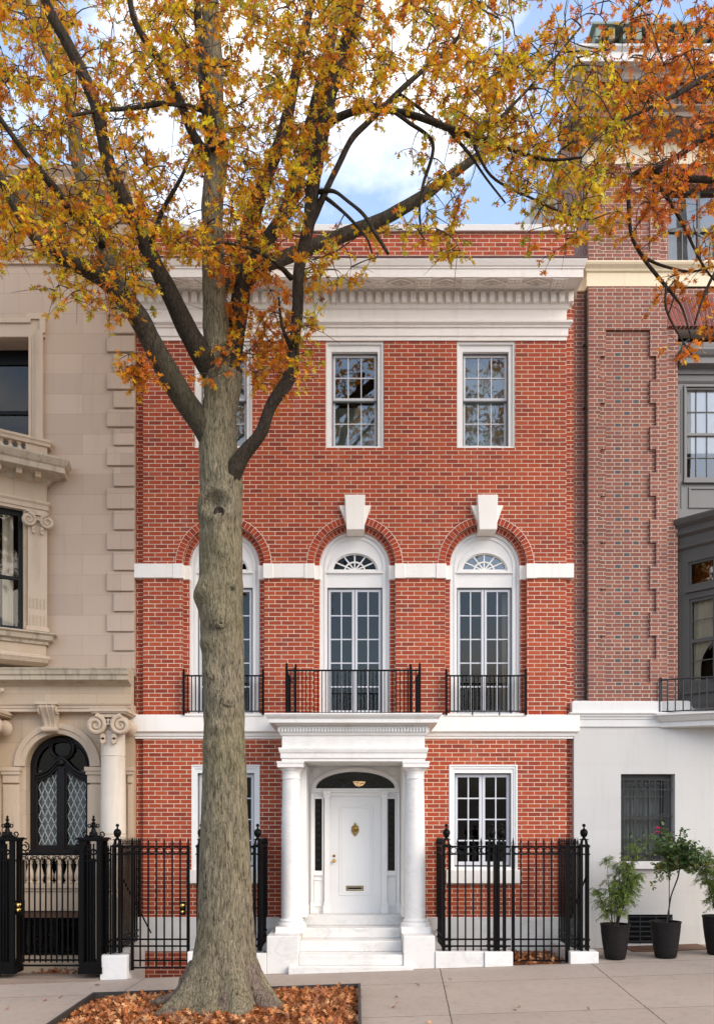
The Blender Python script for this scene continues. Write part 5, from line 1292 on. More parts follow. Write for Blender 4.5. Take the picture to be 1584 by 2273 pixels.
# =====================================================  LEAVES
def leaf_shape(kind='oak'):
    if kind == 'oak':
        half = [(.012,.0),(.016,.17),(.22,.13),(.27,.20),(.055,.32),(.36,.40),(.50,.58),(.33,.51),(.055,.56),(.22,.74),(.27,.90),(.06,.80)]
    elif kind == 'blade': half = [(.004,.0),(.05,.3),(.055,.55),(.03,.85)]
    else: half = [(.01,.0),(.22,.25),(.30,.5),(.2,.8)]
    pts = half+[(0,1.0)]+[(-x,y) for x, y in reversed(half)]
    T = np.array(tessellate_polygon([[Vector((x,y,0)) for x, y in pts]]), dtype=np.int32)
    return np.array([(x,y,0) for x, y in pts]), T
def leaf_mesh(name, pos, dirs, nrm, size, col, mat, parent, kind='oak', curl=.25, width=1.0):
    S, T = leaf_shape(kind); n = len(pos); k = len(S)
    pos = np.asarray(pos, float); d = np.asarray(dirs, float); d /= np.linalg.norm(d, axis=1, keepdims=True)+1e-9
    nn = np.asarray(nrm, float); nn -= d*(nn*d).sum(1, keepdims=True); nn /= np.linalg.norm(nn, axis=1, keepdims=True)+1e-9
    s = np.cross(d, nn); size = np.asarray(size)[:,None,None]
    fold = RNG.uniform(-.5, .5, (n,1)); cu = RNG.uniform(-1, 1, (n,1))*curl*2+curl*.3
    lx = S[None,:,0]*width*np.ones((n,1)); ly = S[None,:,1]*np.ones((n,1)); lz = fold*np.abs(lx)+cu*ly*ly*.5
    V = pos[:,None,:]+size*(lx[:,:,None]*s[:,None,:]+ly[:,:,None]*d[:,None,:]+lz[:,:,None]*nn[:,None,:])
    F = (T[None]+(np.arange(n)*k)[:,None,None]).reshape(-1)
    me = bpy.data.meshes.new(name); nv = n*k; nf = len(F)//3
    me.vertices.add(nv); me.vertices.foreach_set('co', V.reshape(-1).astype(np.float32))
    me.loops.add(nf*3); me.loops.foreach_set('vertex_index', F.astype(np.int32))
    me.polygons.add(nf); me.polygons.foreach_set('loop_start', np.arange(nf, dtype=np.int32)*3)
    a = me.attributes.new('leafcol', 'FLOAT_COLOR', 'POINT')
    c4 = np.ones((n,k,4), np.float32); c4[:,:,:3] = np.asarray(col)[:,None,:]; a.data.foreach_set('color', c4.reshape(-1))
    me.update(calc_edges=True); me.materials.append(mat)
    o = bpy.data.objects.new(name, me); COL.objects.link(o)
    if parent is not None:
        o.parent = parent; o.location = tuple(-x for x in parent.location)
    return o
GOLD, ORG, RUST, GRN, RED_, BRN, YGR = (.88,.45,.018), (.82,.28,.014), (.62,.18,.018), (.36,.36,.025), (.80,.18,.025), (.34,.10,.022), (.74,.52,.022)

# =====================================================  TREE
def smooth_path(pts, per=7):                             # Catmull-Rom through (x,y,z,r)
    p = [np.array(q, float) for q in pts]; p = [2*p[0]-p[1]]+p+[2*p[-1]-p[-2]]; out = []
    for i in range(1, len(p)-2):
        for k in range(per):
            t_ = k/per; out.append(.5*((2*p[i])+(-p[i-1]+p[i+1])*t_+(2*p[i-1]-5*p[i]+4*p[i+1]-p[i+2])*t_*t_+(-p[i-1]+3*p[i]-3*p[i+1]+p[i+2])*t_**3))
    out.append(p[-2]); return out
TY = -3.85
def limb(parent, spec, mat, n=12, name='limb', nodes=None, knob=.07):
    # spec: (px, py, Y, width in photo px)
    pts = [(wx(a,y), y, wz(b,y), w*.5*(15+y)/FPX) for a, b, y, w in spec]
    P_ = smooth_path(pts)
    m = MB(); q = [tuple(p[:3]+np.array([noise.noise(Vector(p[:3])*1.7+Vector((i,0,0)))*.012 for i in range(3)])) for p in P_]
    rr = [max(.006, p[3]*(1+knob*noise.noise(Vector(p[:3])*5))) for p in P_]
    m.tube(q, rr, n)
    o = m.build(name, mat, parent, smooth=True)
    if nodes is not None:
        for p, r in zip(q, rr): nodes.append((p, r))
    return o
oak = thing('oak_tree', 'big street oak with furrowed grey trunk and golden orange leaves in the leaf-filled pit', 'tree', (wx(495,TY),TY,gz(-1.84,TY)))
nodes = []
prof = [(2300,335,655),(2246,360,630),(2225,378,614),(2205,394,602),(2180,409,589),(2150,421,579),(2120,430,571),(2080,438,566),(2040,441,563),(2000,441,560),(1900,444,555),(1800,448,549),(1700,452,545),(1600,453,541),(1500,452,540),(1400,447,539),(1350,445,538),(1300,444,537),(1200,444,537),(1100,444,533),(1050,444,529),(1000,443,526),(950,446,524),(900,452,527),(860,458,534),(830,462,540)]
pyA = np.array([p[0] for p in prof][::-1], float); lA = np.array([p[1] for p in prof][::-1], float); rA = np.array([p[2] for p in prof][::-1], float)
NR, NA = 420, 112
V = []; F = []
ks = (15+TY)/FPX
knots = [(487,1137,30,.06,-1),(456,1325,26,.10,1),(490,1378,26,.085,1),(470,1500,18,.04,1),(505,1560,22,.05,1),(478,1660,20,.035,1),(520,1075,34,.06,1),(500,1235,20,.045,1),(462,1430,16,.04,1),(487,1620,16,.04,1),(515,1300,18,.035,1),(490,1195,24,.05,1)]
for i in range(NR):
    py = 2285+(835-2285)*i/(NR-1)
    l, r = np.interp(py, pyA, lA), np.interp(py, pyA, rA)
    cx = ((l+r)/2-CXP)*ks; rad = (r-l)/2*ks; z = wz(py, TY)
    fl_ = max(0, (py-2090)/150)
    for j in range(NA):
        a = 2*PI*j/NA
        lob = .9-1.5*abs(math.sin(a*2.5+.4+.5*math.sin(a)))**.8+.4*math.cos(a*3+2.0)+.5*noise.noise(Vector((math.cos(a)*2.2,math.sin(a)*2.2,z*1.5)))
        rr = rad*(1+fl_**1.2*.26*lob)
        pn = Vector((math.cos(a)*rad*9, math.sin(a)*rad*9, z*1.3))
        pn2 = Vector((math.cos(a)*rad*26, math.sin(a)*rad*26, z*4.2))
        rr += rad*.035*noise.noise(pn*.35)+.011*noise.noise(pn)+.011*(abs(noise.noise(pn2))*2-.6)
        x, y = cx+rr*math.cos(a), TY+rr*math.sin(a)
        if math.sin(a) < .2:
            for kx, ky, s_, h, sg in knots:
                ex = ((x/ks+CXP)-kx)/s_; ey = (py-ky)/s_; q = ex*ex+ey*ey
                if q < 6: 
                    g_ = h*math.exp(-q) if sg > 0 else h*1.1*(math.exp(-(math.sqrt(q)-1)**2*5)-.9*math.exp(-q*3))
                    x += g_*math.cos(a); y += g_*math.sin(a)
        V.append((x,y,z))
for i in range(NR-1):
    for j in range(NA):
        k = (j+1) % NA; F.append((i*NA+j, i*NA+k, (i+1)*NA+k, (i+1)*NA+j))
F.append(tuple(range((NR-1)*NA, NR*NA)))
m = MB(); m.add(V, F); trunk = m.build('trunk', M['bark'], oak, smooth=True)
for i in range(0, NR, 12): nodes.append((V[i*NA], .25)) if i > 300 else None
m = MB(); kx, ky, kz = P(487,1137,TY-.325); m.lathe([(.062,.03),(.075,-.01),(.06,-.025),(.045,-.01),(.0,.0)], kx, ky, 18, kz, axis='y'); m.build('cut_knot', M['barkd'], oak, smooth=True)
for kx_, ky_, kr, ko in ((457,1330,.055,-.16),(490,1384,.062,-.325),(506,1562,.04,-.275),(470,1502,.032,-.265),(519,1302,.032,-.25)):   # healed branch scars
    cx_, cy_, cz_ = P(kx_, ky_, TY+ko); m = MB()
    for ring_ in range(2):
        rr_ = kr*(1-.38*ring_); m.tube([(cx_+rr_*math.cos(a)*(1+.12*math.sin(3*a+kx_)), cy_-.012*ring_+.02*math.sin(a+1), cz_+rr_*.8*math.sin(a)) for a in np.linspace(0,2*PI,22)], [kr*.26*(1+.3*math.sin(a*2+kx_)) for a in np.linspace(0,2*PI,22)], 8)
    o = m.build('branch_scar', M['bark'], oak, smooth=True)
    m = MB(); m.lathe([(kr*.7,.02),(kr*.5,.0),(0,-.004)], cx_, cy_-.004, 14, cz_, axis='y'); m.build('scar_hollow', M['barkd'], o, smooth=True)
# surface roots
for spec in ([(480,2110,-3.85,60),(452,2190,-4.0,66),(420,2226,-4.15,48),(385,2250,-4.3,34),(345,2262,-4.4,22)], [(520,2110,-3.85,60),(552,2185,-4.0,66),(582,2222,-4.1,46),(615,2244,-4.2,30),(660,2256,-4.25,16)],
             [(500,2110,-3.95,70),(503,2200,-4.15,76),(510,2248,-4.35,58),(530,2275,-4.55,34),(560,2290,-4.7,16)], [(440,2140,-3.75,44),(412,2196,-3.75,40),(375,2218,-3.8,24),(335,2228,-3.8,12)]):
    limb(oak, spec, M['root'], 14, 'root', None, .5)
Y_ = TY
LIMBS = [
 [(492,1010,Y_,60),(450,945,Y_-.05,52),(398,870,Y_-.15,50),(345,775,Y_-.25,48),(296,690,Y_-.4,44),(235,620,Y_-.5,40),(160,580,Y_-.65,34),(90,538,Y_-.8,28),(40,465,Y_-.9,24),(0,395,Y_-1,20),(-60,300,Y_-1.1,14)],
 [(500,880,Y_,60),(470,825,Y_+.0,50),(432,760,Y_-.1,46),(400,700,Y_-.15,42),(368,634,Y_-.2,38),(340,579,Y_-.3,34),(309,509,Y_-.4,32),(274,438,Y_-.5,30),(239,352,Y_-.6,28),(215,243,Y_-.7,27),(188,172,Y_-.75,26),(149,94,Y_-.8,24),(110,23,Y_-.85,22),(80,-60,Y_-.9,18)],
 [(310,715,Y_-.3,40),(270,650,Y_-.1,34),(245,590,Y_+.1,34),(215,510,Y_+.3,34),(190,411,Y_+.5,34),(172,352,Y_+.6,32),(160,260,Y_+.7,28),(120,150,Y_+.8,24),(88,78,Y_+.9,20),(60,0,Y_+1,16)],
 [(490,900,Y_,75),(484,800,Y_+.1,66),(478,700,Y_+.15,56),(474,580,Y_+.2,50),(472,450,Y_+.25,48),(480,350,Y_+.3,50),(474,260,Y_+.3,46),(474,150,Y_+.3,42),(470,60,Y_+.3,38),(466,-80,Y_+.3,32)],
 [(484,330,Y_+.1,34),(458,240,Y_+.0,26),(448,150,Y_-.05,22),(440,50,Y_-.1,18),(436,-60,Y_-.1,14)],
 [(498,1160,Y_+.08,24),(500,1105,Y_-.06,40),(516,1052,Y_-.16,42),(541,1008,Y_-.22,33),(578,962,Y_-.3,28),(602,900,Y_-.35,26),(641,836,Y_-.4,31),(652,770,Y_-.4,25),(661,680,Y_-.45,26),(664,600,Y_-.5,26),(684,500,Y_-.5,27),(692,430,Y_-.5,31),(708,330,Y_-.55,31),(722,250,Y_-.6,32),(742,170,Y_-.6,32),(770,90,Y_-.65,30),(797,-5,Y_-.7,28),(815,-90,Y_-.7,24)],
 [(718,275,Y_-.6,22),(745,262,Y_-.65,17),(790,246,Y_-.75,15),(850,243,Y_-.85,14),(920,256,Y_-1,14),(990,283,Y_-1.15,14),(1060,303,Y_-1.3,14),(1130,330,Y_-1.45,10),(1210,352,Y_-1.6,7),(1290,350,Y_-1.7,5)],
 [(686,500,Y_-.5,22),(716,440,Y_-.45,15),(745,378,Y_-.4,13),(780,310,Y_-.3,13),(815,272,Y_-.25,12),(860,228,Y_-.2,12),(900,190,Y_-.1,11),(950,145,Y_+0,10),(1010,90,Y_+.1,8),(1060,20,Y_+.2,6)],
 [(480,640,Y_+.2,40),(540,600,Y_+.6,34),(610,580,Y_+1.0,30),(690,548,Y_+1.3,30),(760,522,Y_+1.5,29),(850,485,Y_+1.7,27),(930,440,Y_+1.9,24),(1005,385,Y_+2.1,20),(1070,340,Y_+2.2,15),(1150,300,Y_+2.3,9)],
 [(500,860,Y_,50),(520,760,Y_+.3,42),(535,650,Y_+.5,40),(544,552,Y_+.6,38),(566,460,Y_+.65,34),(597,375,Y_+.7,30),(632,287,Y_+.7,28),(650,190,Y_+.75,24),(670,100,Y_+.8,20),(695,-20,Y_+.85,16)],
 [(540,640,Y_+.5,34),(590,540,Y_+.7,30),(646,442,Y_+.9,30),(685,300,Y_+1.1,30),(712,190,Y_+1.2,26),(738,75,Y_+1.3,22),(750,-30,Y_+1.4,18)],
 [(472,370,Y_+.25,26),(430,300,Y_+.1,20),(390,205,Y_+.0,18),(340,115,Y_-.2,16),(300,50,Y_-.3,14),(284,-30,Y_-.4,10)],
 [(466,250,Y_+.3,13),(430,240,Y_+.0,11),(375,230,Y_-.3,11),(300,240,Y_-.5,10),(230,246,Y_-.7,8),(150,258,Y_-.9,6)],
 [(240,560,Y_+.2,20),(200,510,Y_-.2,17),(157,466,Y_-.6,16),(128,425,Y_-.8,16),(86,376,Y_-.9,14),(36,310,Y_-1,12),(-20,230,Y_-1.1,9)],
 [(650,780,Y_-.4,12),(630,735,Y_-.6,9),(622,700,Y_-.7,7),(618,660,Y_-.8,5)],
 [(648,618,Y_-.5,13),(622,590,Y_-.7,10),(590,566,Y_-.8,9),(550,548,Y_-.9,7),(500,540,Y_-1,5)],
 [(704,425,Y_-.4,12),(740,425,Y_-.8,8),(775,450,Y_-1,7),(810,480,Y_-1.1,8),(835,520,Y_-1.2,9),(862,565,Y_-1.25,7)],
 [(725,440,Y_-.5,9),(760,470,Y_-.9,7),(790,500,Y_-1,7),(815,530,Y_-1.1,5),(826,562,Y_-1.1,4)],
 [(870,245,Y_-.9,9),(905,270,Y_-1,8),(960,320,Y_-1,8),(940,410,Y_-1.1,7),(930,470,Y_-1.1,6),(935,520,Y_-1.1,4)],
 [(990,283,Y_-1.15,9),(1040,340,Y_-1.2,7),(1075,390,Y_-1.25,5),(1120,450,Y_-1.3,4)],
 [(880,205,Y_-.1,8),(910,225,Y_-.3,7),(960,262,Y_-.5,6),(1030,300,Y_-.7,5)],
 [(330,560,Y_-.3,12),(360,470,Y_-.7,10),(400,400,Y_-.9,8),(430,330,Y_-1,6)],
 [(1060,303,Y_-1.3,8),(1110,260,Y_-1.2,7),(1170,200,Y_-1.1,6),(1230,130,Y_-1.0,5),(1290,60,Y_-1,4)],
 [(1040,296,Y_-1.25,8),(1090,390,Y_-1.3,6),(1180,440,Y_-1.4,5),(1240,470,Y_-1.45,4),(1310,490,Y_-1.5,3)],
]
for i, s in enumerate(LIMBS): limb(oak, s, M['bark'] if i in (2,3) else M['barkm'] if i in (0,8) else M['barkd'], 14 if s[0][3] > 25 else 7, 'limb', nodes)
# second oak: its trunk stands outside the frame on the right, boughs reach in
OX, OY = 7.6, -3.6
oak2 = thing('oak_tree', 'oak with red orange leaves drooping before the brown brick house, trunk outside the frame', 'tree', (OX,OY,gz(OX,OY)))
nodes2 = []
m = MB(); zz_ = np.linspace(gz(OX,OY)-.1, 17, 60)
m.tube([(OX+.08*math.sin(z*.6), OY+.06*math.sin(z*.8), z) for z in zz_], [.30*(1-z/26)+.25*math.exp(-max(0,z)*2.2) for z in zz_], 20); m.build('trunk', M['bark'], oak2, smooth=True)
def P2(x, y, z): return (x/(15+y)*FPX+CXP, HZP-(z-CAMZ)*FPX/(15+y), y)
def start(z): return P2(OX, OY, z)
for s in ([(*start(11.0),40),(1680,330,-3.8,28),(1600,290,-4.0,18),(1520,335,-4.1,12),(1460,372,-4.2,10),(1410,382,-4.2,8),(1393,400,-4.2,6)],
          [(*start(9.5),34),(1700,420,-3.6,24),(1600,400,-3.6,16),(1500,395,-3.7,12),(1440,378,-3.8,11),(1398,395,-3.9,10),(1394,440,-3.9,9),(1400,520,-4,8),(1426,572,-4,8),(1455,610,-4,8),(1477,636,-4,7),(1500,664,-4,6),(1514,688,-4,4),(1530,740,-4,3)],
          [(*start(13.5),34),(1700,60,-3.4,22),(1580,-40,-3.2,12),(1426,5,-3.0,8),(1395,56,-3,7),(1355,95,-3,6),(1320,118,-3,4),(1280,130,-3,3)],
          [(*start(12.0),30),(1700,200,-4.4,20),(1600,160,-4.8,14),(1500,210,-5,10),(1440,240,-5.1,7),(1370,270,-5.2,5)],
          [(1440,385,-3.8,9),(1480,440,-4,8),(1520,510,-4.1,7),(1560,590,-4.2,5),(1600,640,-4.2,4)],
          [(1426,572,-4,7),(1470,590,-3.9,6),(1530,602,-3.8,5),(1590,590,-3.7,4)],
          [(1477,636,-4,6),(1478,690,-4.1,5),(1510,750,-4.2,4),(1545,800,-4.2,3)],
          [(*start(8.8),24),(1720,560,-3.9,16),(1640,560,-4,11),(1590,600,-4.1,8),(1560,660,-4.2,6),(1540,720,-4.2,4)]):
    limb(oak2, s, M['barkd'], 8, 'limb', nodes2)

def inside(px, py, poly):
    c = False; n = len(poly)
    for i in range(n):
        x0, y0 = poly[i]; x1, y1 = poly[i-1]
        if (y0 > py) != (y1 > py) and px < (x1-x0)*(py-y0)/(y1-y0)+x0: c = not c
    return c
# crown of each tree: outline of its masses, clusters per 100x100 px of the photograph, palette
A_ = [(GOLD,.38),(ORG,.25),(RUST,.12),(YGR,.16),(GRN,.07),(BRN,.02)]
B_ = [(GOLD,.30),(ORG,.17),(RUST,.10),(YGR,.27),(GRN,.13),(BRN,.03)]
C_ = [(ORG,.36),(RED_,.28),(RUST,.2),(GOLD,.1),(BRN,.06)]
D_ = [(ORG,.40),(RUST,.28),(GOLD,.22),(RED_,.1)]
MASS = [
 (1,[(-90,-170),(780,-170),(745,240),(690,430),(650,570),(560,600),(420,570),(300,590),(230,620),(120,580),(60,560),(-90,560)], 34, A_, (-5.5,-1.5)),
 (1,[(110,560),(320,560),(330,700),(250,700),(180,680),(120,650)], 19, A_, (-5.2,-3.6)),
 (1,[(265,770),(335,770),(335,850),(280,860)], 30, D_, (-4.5,-4.1)),
 (1,[(450,560),(640,560),(650,640),(640,800),(620,870),(580,850),(540,800),(500,830),(455,850),(445,835),(490,760),(480,620)], 31, D_, (-4.6,-2.7)),
 (1,[(640,570),(740,560),(790,600),(750,640),(700,680),(650,660)], 15, A_, (-4.8,-3.4)),
 (1,[(660,700),(750,700),(760,770),(700,780),(660,860),(640,880),(650,800)], 18, B_, (-4.8,-4.0)),
 (1,[(740,-170),(1170,-170),(1150,60),(1120,150),(1040,215),(960,250),(860,240),(760,260)], 23, A_, (-5.8,-2.4)),
 (1,[(1000,130),(1120,110),(1240,60),(1330,110),(1400,200),(1420,300),(1370,420),(1250,480),(1160,460),(1090,370),(1010,310),(940,260)], 26, B_, (-5.9,-2.6)),
 (1,[(880,320),(1010,330),(1040,420),(1020,500),(1050,560),(1000,570),(920,570),(850,560),(900,470)], 12, B_, (-5.5,-3.2)),
 (1,[(690,500),(860,520),(850,590),(700,600)], 8, B_, (-5,-3)),
 (1,[(1050,420),(1200,450),(1330,440),(1390,470),(1310,545),(1230,560),(1160,500),(1070,470)], 11, B_, (-5.6,-4.2)),
 (2,[(1180,-170),(1700,-170),(1700,330),(1420,310),(1330,80),(1230,110)], 11, C_, (-5.4,-2.2)),
 (2,[(1320,160),(1450,120),(1700,140),(1700,520),(1540,500),(1430,470),(1360,430),(1400,300)], 25, C_, (-5.4,-2.6)),
 (2,[(1400,480),(1700,480),(1700,720),(1590,740),(1560,800),(1510,790),(1480,700),(1400,600)], 8, C_, (-4.8,-3.6)),
]
GAPS = [(362,285,38,45,.1),(415,430,32,55,.12),(500,60,14,60,.3),(165,380,50,26,.2),(345,320,50,18,.3),(240,20,40,20,.35),(620,20,40,30,.5),(770,420,40,70,.15),(830,340,70,40,.12),(980,270,30,22,.2),(890,400,50,60,.25),(1090,440,40,60,.35),(1130,60,40,60,.4),(40,350,30,40,.5),(820,190,30,20,.4),(1030,240,40,25,.4),(420,345,30,40,.4),(470,520,16,30,.5),(560,500,24,30,.6),(1140,520,60,40,.4),(1500,330,30,20,.4),(1530,460,40,40,.4),(1480,545,40,40,.5),(650,620,20,30,.5)]
def gap(px, py):
    f = 1
    for a, b, c, d, k in GAPS:
        q = ((px-a)/c)**2+((py-b)/d)**2
        if q < 1: f *= k
        elif q < 1.7: f *= k+(1-k)*(q-1)/.7
    return f
def grow(tree, idx, base_nodes):
    pts = []
    for t_, poly, dens, pal, (ya, yb) in MASS:
        if t_ != idx: continue
        xs = [p[0] for p in poly]; ys = [p[1] for p in poly]
        n = int(dens*(max(xs)-min(xs))*(max(ys)-min(ys))/1e4)
        for _ in range(n):
            px, py = random.uniform(min(xs),max(xs)), random.uniform(min(ys),max(ys))
            if not inside(px, py, poly): continue
            if py < -60 and random.random() < .45: continue
            if random.random() > gap(px, py): continue
            cl = noise.noise(Vector((px*.016, py*.016, 3.3*idx)))                 # denser and thinner clumps
            if random.random() > .72+1.0*cl: continue
            y = random.uniform(ya, yb); pts.append((Vector(P(px, py, y)), pal, px, py))
    nd = np.array([p for p, r in base_nodes], float); rd = [r for p, r in base_nodes]
    NMAX = len(nd)+len(pts)*6; ND = np.zeros((NMAX,3)); ND[:len(nd)] = nd; cnt = len(nd)
    d0 = [float(np.min(np.sum((ND[:cnt]-np.array(p[0]))**2,1))) for p in pts]
    order = np.argsort(d0); tw = MB()
    Lp, Ld, Ln, Ls, Lc = [], [], [], [], []
    for i in order:
        c, pal, px, py = pts[i]
        D2 = np.sum((ND[:cnt]-np.array(c))**2, 1); j = int(np.argmin(D2)); a = Vector(ND[j]); L = (c-a).length
        side = Vector((random.uniform(-1,1),random.uniform(-1,1),random.uniform(-.2,1)))*L*.16
        pth = []
        for q in range(6):
            u = q/5; p = a.lerp(c, u)+side*math.sin(u*PI)+Vector((0,0,-.10*L*u*u+.1*L*u)); pth.append(p)
        r0 = min(.022, .0055+.006*L); tw.tube(pth, [r0*(1-.75*q/5)+.0012 for q in range(6)], 4, cap=False)
        for p in pth[1:]: ND[cnt] = p; cnt += 1
        end = pth[-1]; k = random.randint(14, 26)
        base = pal[0]
        tone = random.random()
        if random.random() < .45:                       # bare side twigs
            dv = Vector((random.gauss(0,1),random.gauss(0,1),random.gauss(-.3,.8))).normalized(); ln = random.uniform(.25,.6); b0 = pth[random.randint(2,5)]
            tw.tube([b0, b0+dv*ln*.5+Vector((0,0,.03)), b0+dv*ln], [.0055,.004,.002], 3, cap=False)
        for s_ in range(random.randint(2,4)):
            dv = Vector((random.gauss(0,1),random.gauss(0,1),random.gauss(-.25,.8))).normalized(); ln = random.uniform(.10,.34)
            tip = end+dv*ln+Vector((0,0,-.04)); tw.tube([end, end+dv*ln*.5, tip], [.0045,.0036,.0022], 3, cap=False)
            for _ in range(max(2, k//3)):
                u = random.random()**.6; o = end.lerp(tip, u)
                dd = (dv*.5+Vector((random.gauss(0,.8),random.gauss(0,.8),random.gauss(-.45,.55)))); 
                Lp.append(o); Ld.append(dd); Ln.append((random.gauss(0,.7),random.gauss(-.25,.7),random.gauss(.5,.7))); Ls.append(random.uniform(.05,.115))
                rr = random.random() if random.random() < .55 else tone; acc = 0; col = pal[-1][0]
                for cc, w in pal:
                    acc += w
                    if rr < acc: col = cc; break
                b = random.uniform(.6,1.5); Lc.append([min(.85,x*b) for x in col])
    tw.build('twigs', M['twig'], tree, recalc=False)
    leaf_mesh('foliage', Lp, Ld, Ln, Ls, Lc, M['leaf'], tree, curl=.45, width=.92)
    return len(Lp)
n1_ = grow(oak, 1, nodes); n2_ = grow(oak2, 2, nodes2)
print('leaves', n1_, n2_)

# =====================================================  TREE PIT
m = MB(); G = 60; V = []; F = []
for j in range(G+1):
    for i in range(G+1):
        x = PX0+(PX1-PX0)*i/G; y = PY0+(PY1-PY0)*j/G
        e = min(i, G-i, j, G-j)/G
        h = .05*noise.noise(Vector((x*2,y*2,0)))+.06*min(1, e*7)+.05*math.exp(-((x+1.84)**2+(y-TY)**2)/.5)
        V.append((x,y,gz(x,y)-.035+h))
for j in range(G):
    for i in range(G): F.append((j*(G+1)+i, j*(G+1)+i+1, (j+1)*(G+1)+i+1, (j+1)*(G+1)+i))
m.add(V, F); soil = setting(m.build('soil', M['soil'], smooth=True, recalc=False))
SV = np.array(V).reshape(G+1,G+1,3)
def soilz(x, y):
    i = min(G, max(0, int((x-PX0)/(PX1-PX0)*G+.5))); j = min(G, max(0, int((y-PY0)/(PY1-PY0)*G+.5))); return SV[j,i,2]
ed = thing('tree_pit_edging', 'dark steel edging round the leaf-filled tree pit', 'edging', ((PX0+PX1)/2,PY1,0))
m = MB(); w = .04
def edge_strip(x0,y0,x1,y1,hw):
    nx_, ny_ = (0,1) if abs(x1-x0) > abs(y1-y0) else (1,0)
    V = []
    for (x,y) in ((x0,y0),(x1,y1)):
        for sx, dz in ((-1,-.1),(1,-.1),(1,.095),(-1,.095)): V.append((x+nx_*sx*hw, y+ny_*sx*hw, gz(x,y)+dz))
    m.add(V, [(0,1,2,3),(7,6,5,4),(0,4,5,1),(1,5,6,2),(2,6,7,3),(3,7,4,0)])
edge_strip(PX0-.02,PY1,PX1+.02,PY1,.018); m.build('rear_strip', M['edge'], ed)
m = MB(); edge_strip(PX1,PY0,PX1,PY1+.018,.02); m.build('side_strip', M['edge'], ed)
m = MB(); edge_strip(PX0,PY0,PX0,PY1+.018,.02); m.build('side_strip', M['edge'], ed)
m = MB(); edge_strip(PX0,PY0,PX1,PY0,.018); m.build('front_strip', M['edge'], ed)
def litter(name, n, x0, x1, y0, y1, zf, label, avoid=None, edge=.03, pile=.05, sz=(.07,.125)):
    p, d, nn, s, c = [], [], [], [], []
    while len(p) < n:
        x, y = random.uniform(x0+edge, x1-edge), random.uniform(y0+edge, y1-edge)
        if avoid and avoid(x, y): continue
        p.append((x,y,zf(x,y)+random.random()**2*pile+.006)); d.append((random.gauss(0,1),random.gauss(0,1),random.gauss(.1,.3)))
        nn.append((random.gauss(0,.35),random.gauss(0,.35),1)); s.append(random.uniform(*sz))
        b = random.uniform(.6,1.35); cc = random.choice([(.48,.17,.05),(.40,.12,.035),(.55,.24,.08),(.26,.085,.035),(.62,.33,.15),(.36,.12,.04)]); c.append([x_*b for x_ in cc])
    o = leaf_mesh(name, p, d, nn, s, c, M['dleaf'], None, curl=.55); tag(o, label, 'leaves', kind='stuff'); return o
litter('fallen_leaves', 8200, PX0, PX1, PY0, PY1, soilz, 'carpet of dry orange brown oak leaves round the trunk', lambda x, y: math.hypot(x+1.82,y-TY) < .50+.14*random.random())
litter('fallen_leaves', 480, wx(1140,-1.35), wx(1262,-1.35), -1.42, -.2, lambda x,y: .03, 'heap of dry leaves behind the gate at the right railing', pile=.12)
litter('fallen_leaves', 420, wx(40,-1.35), wx(192,-1.35), -1.05, -.3, lambda x,y: -.27, 'dry leaves lying behind the ornate gate', pile=.10)
litter('fallen_leaves', 26, -6, 6, -5.2, -1.5, lambda x,y: gz(x,y), 'few stray leaves on the pavement', lambda x, y: PX0-.05 < x < PX1+.05 or math.hypot(x+1.8, y+3.8) > 3.2+2.5*random.random()**2, pile=.01, sz=(.06,.1)) 

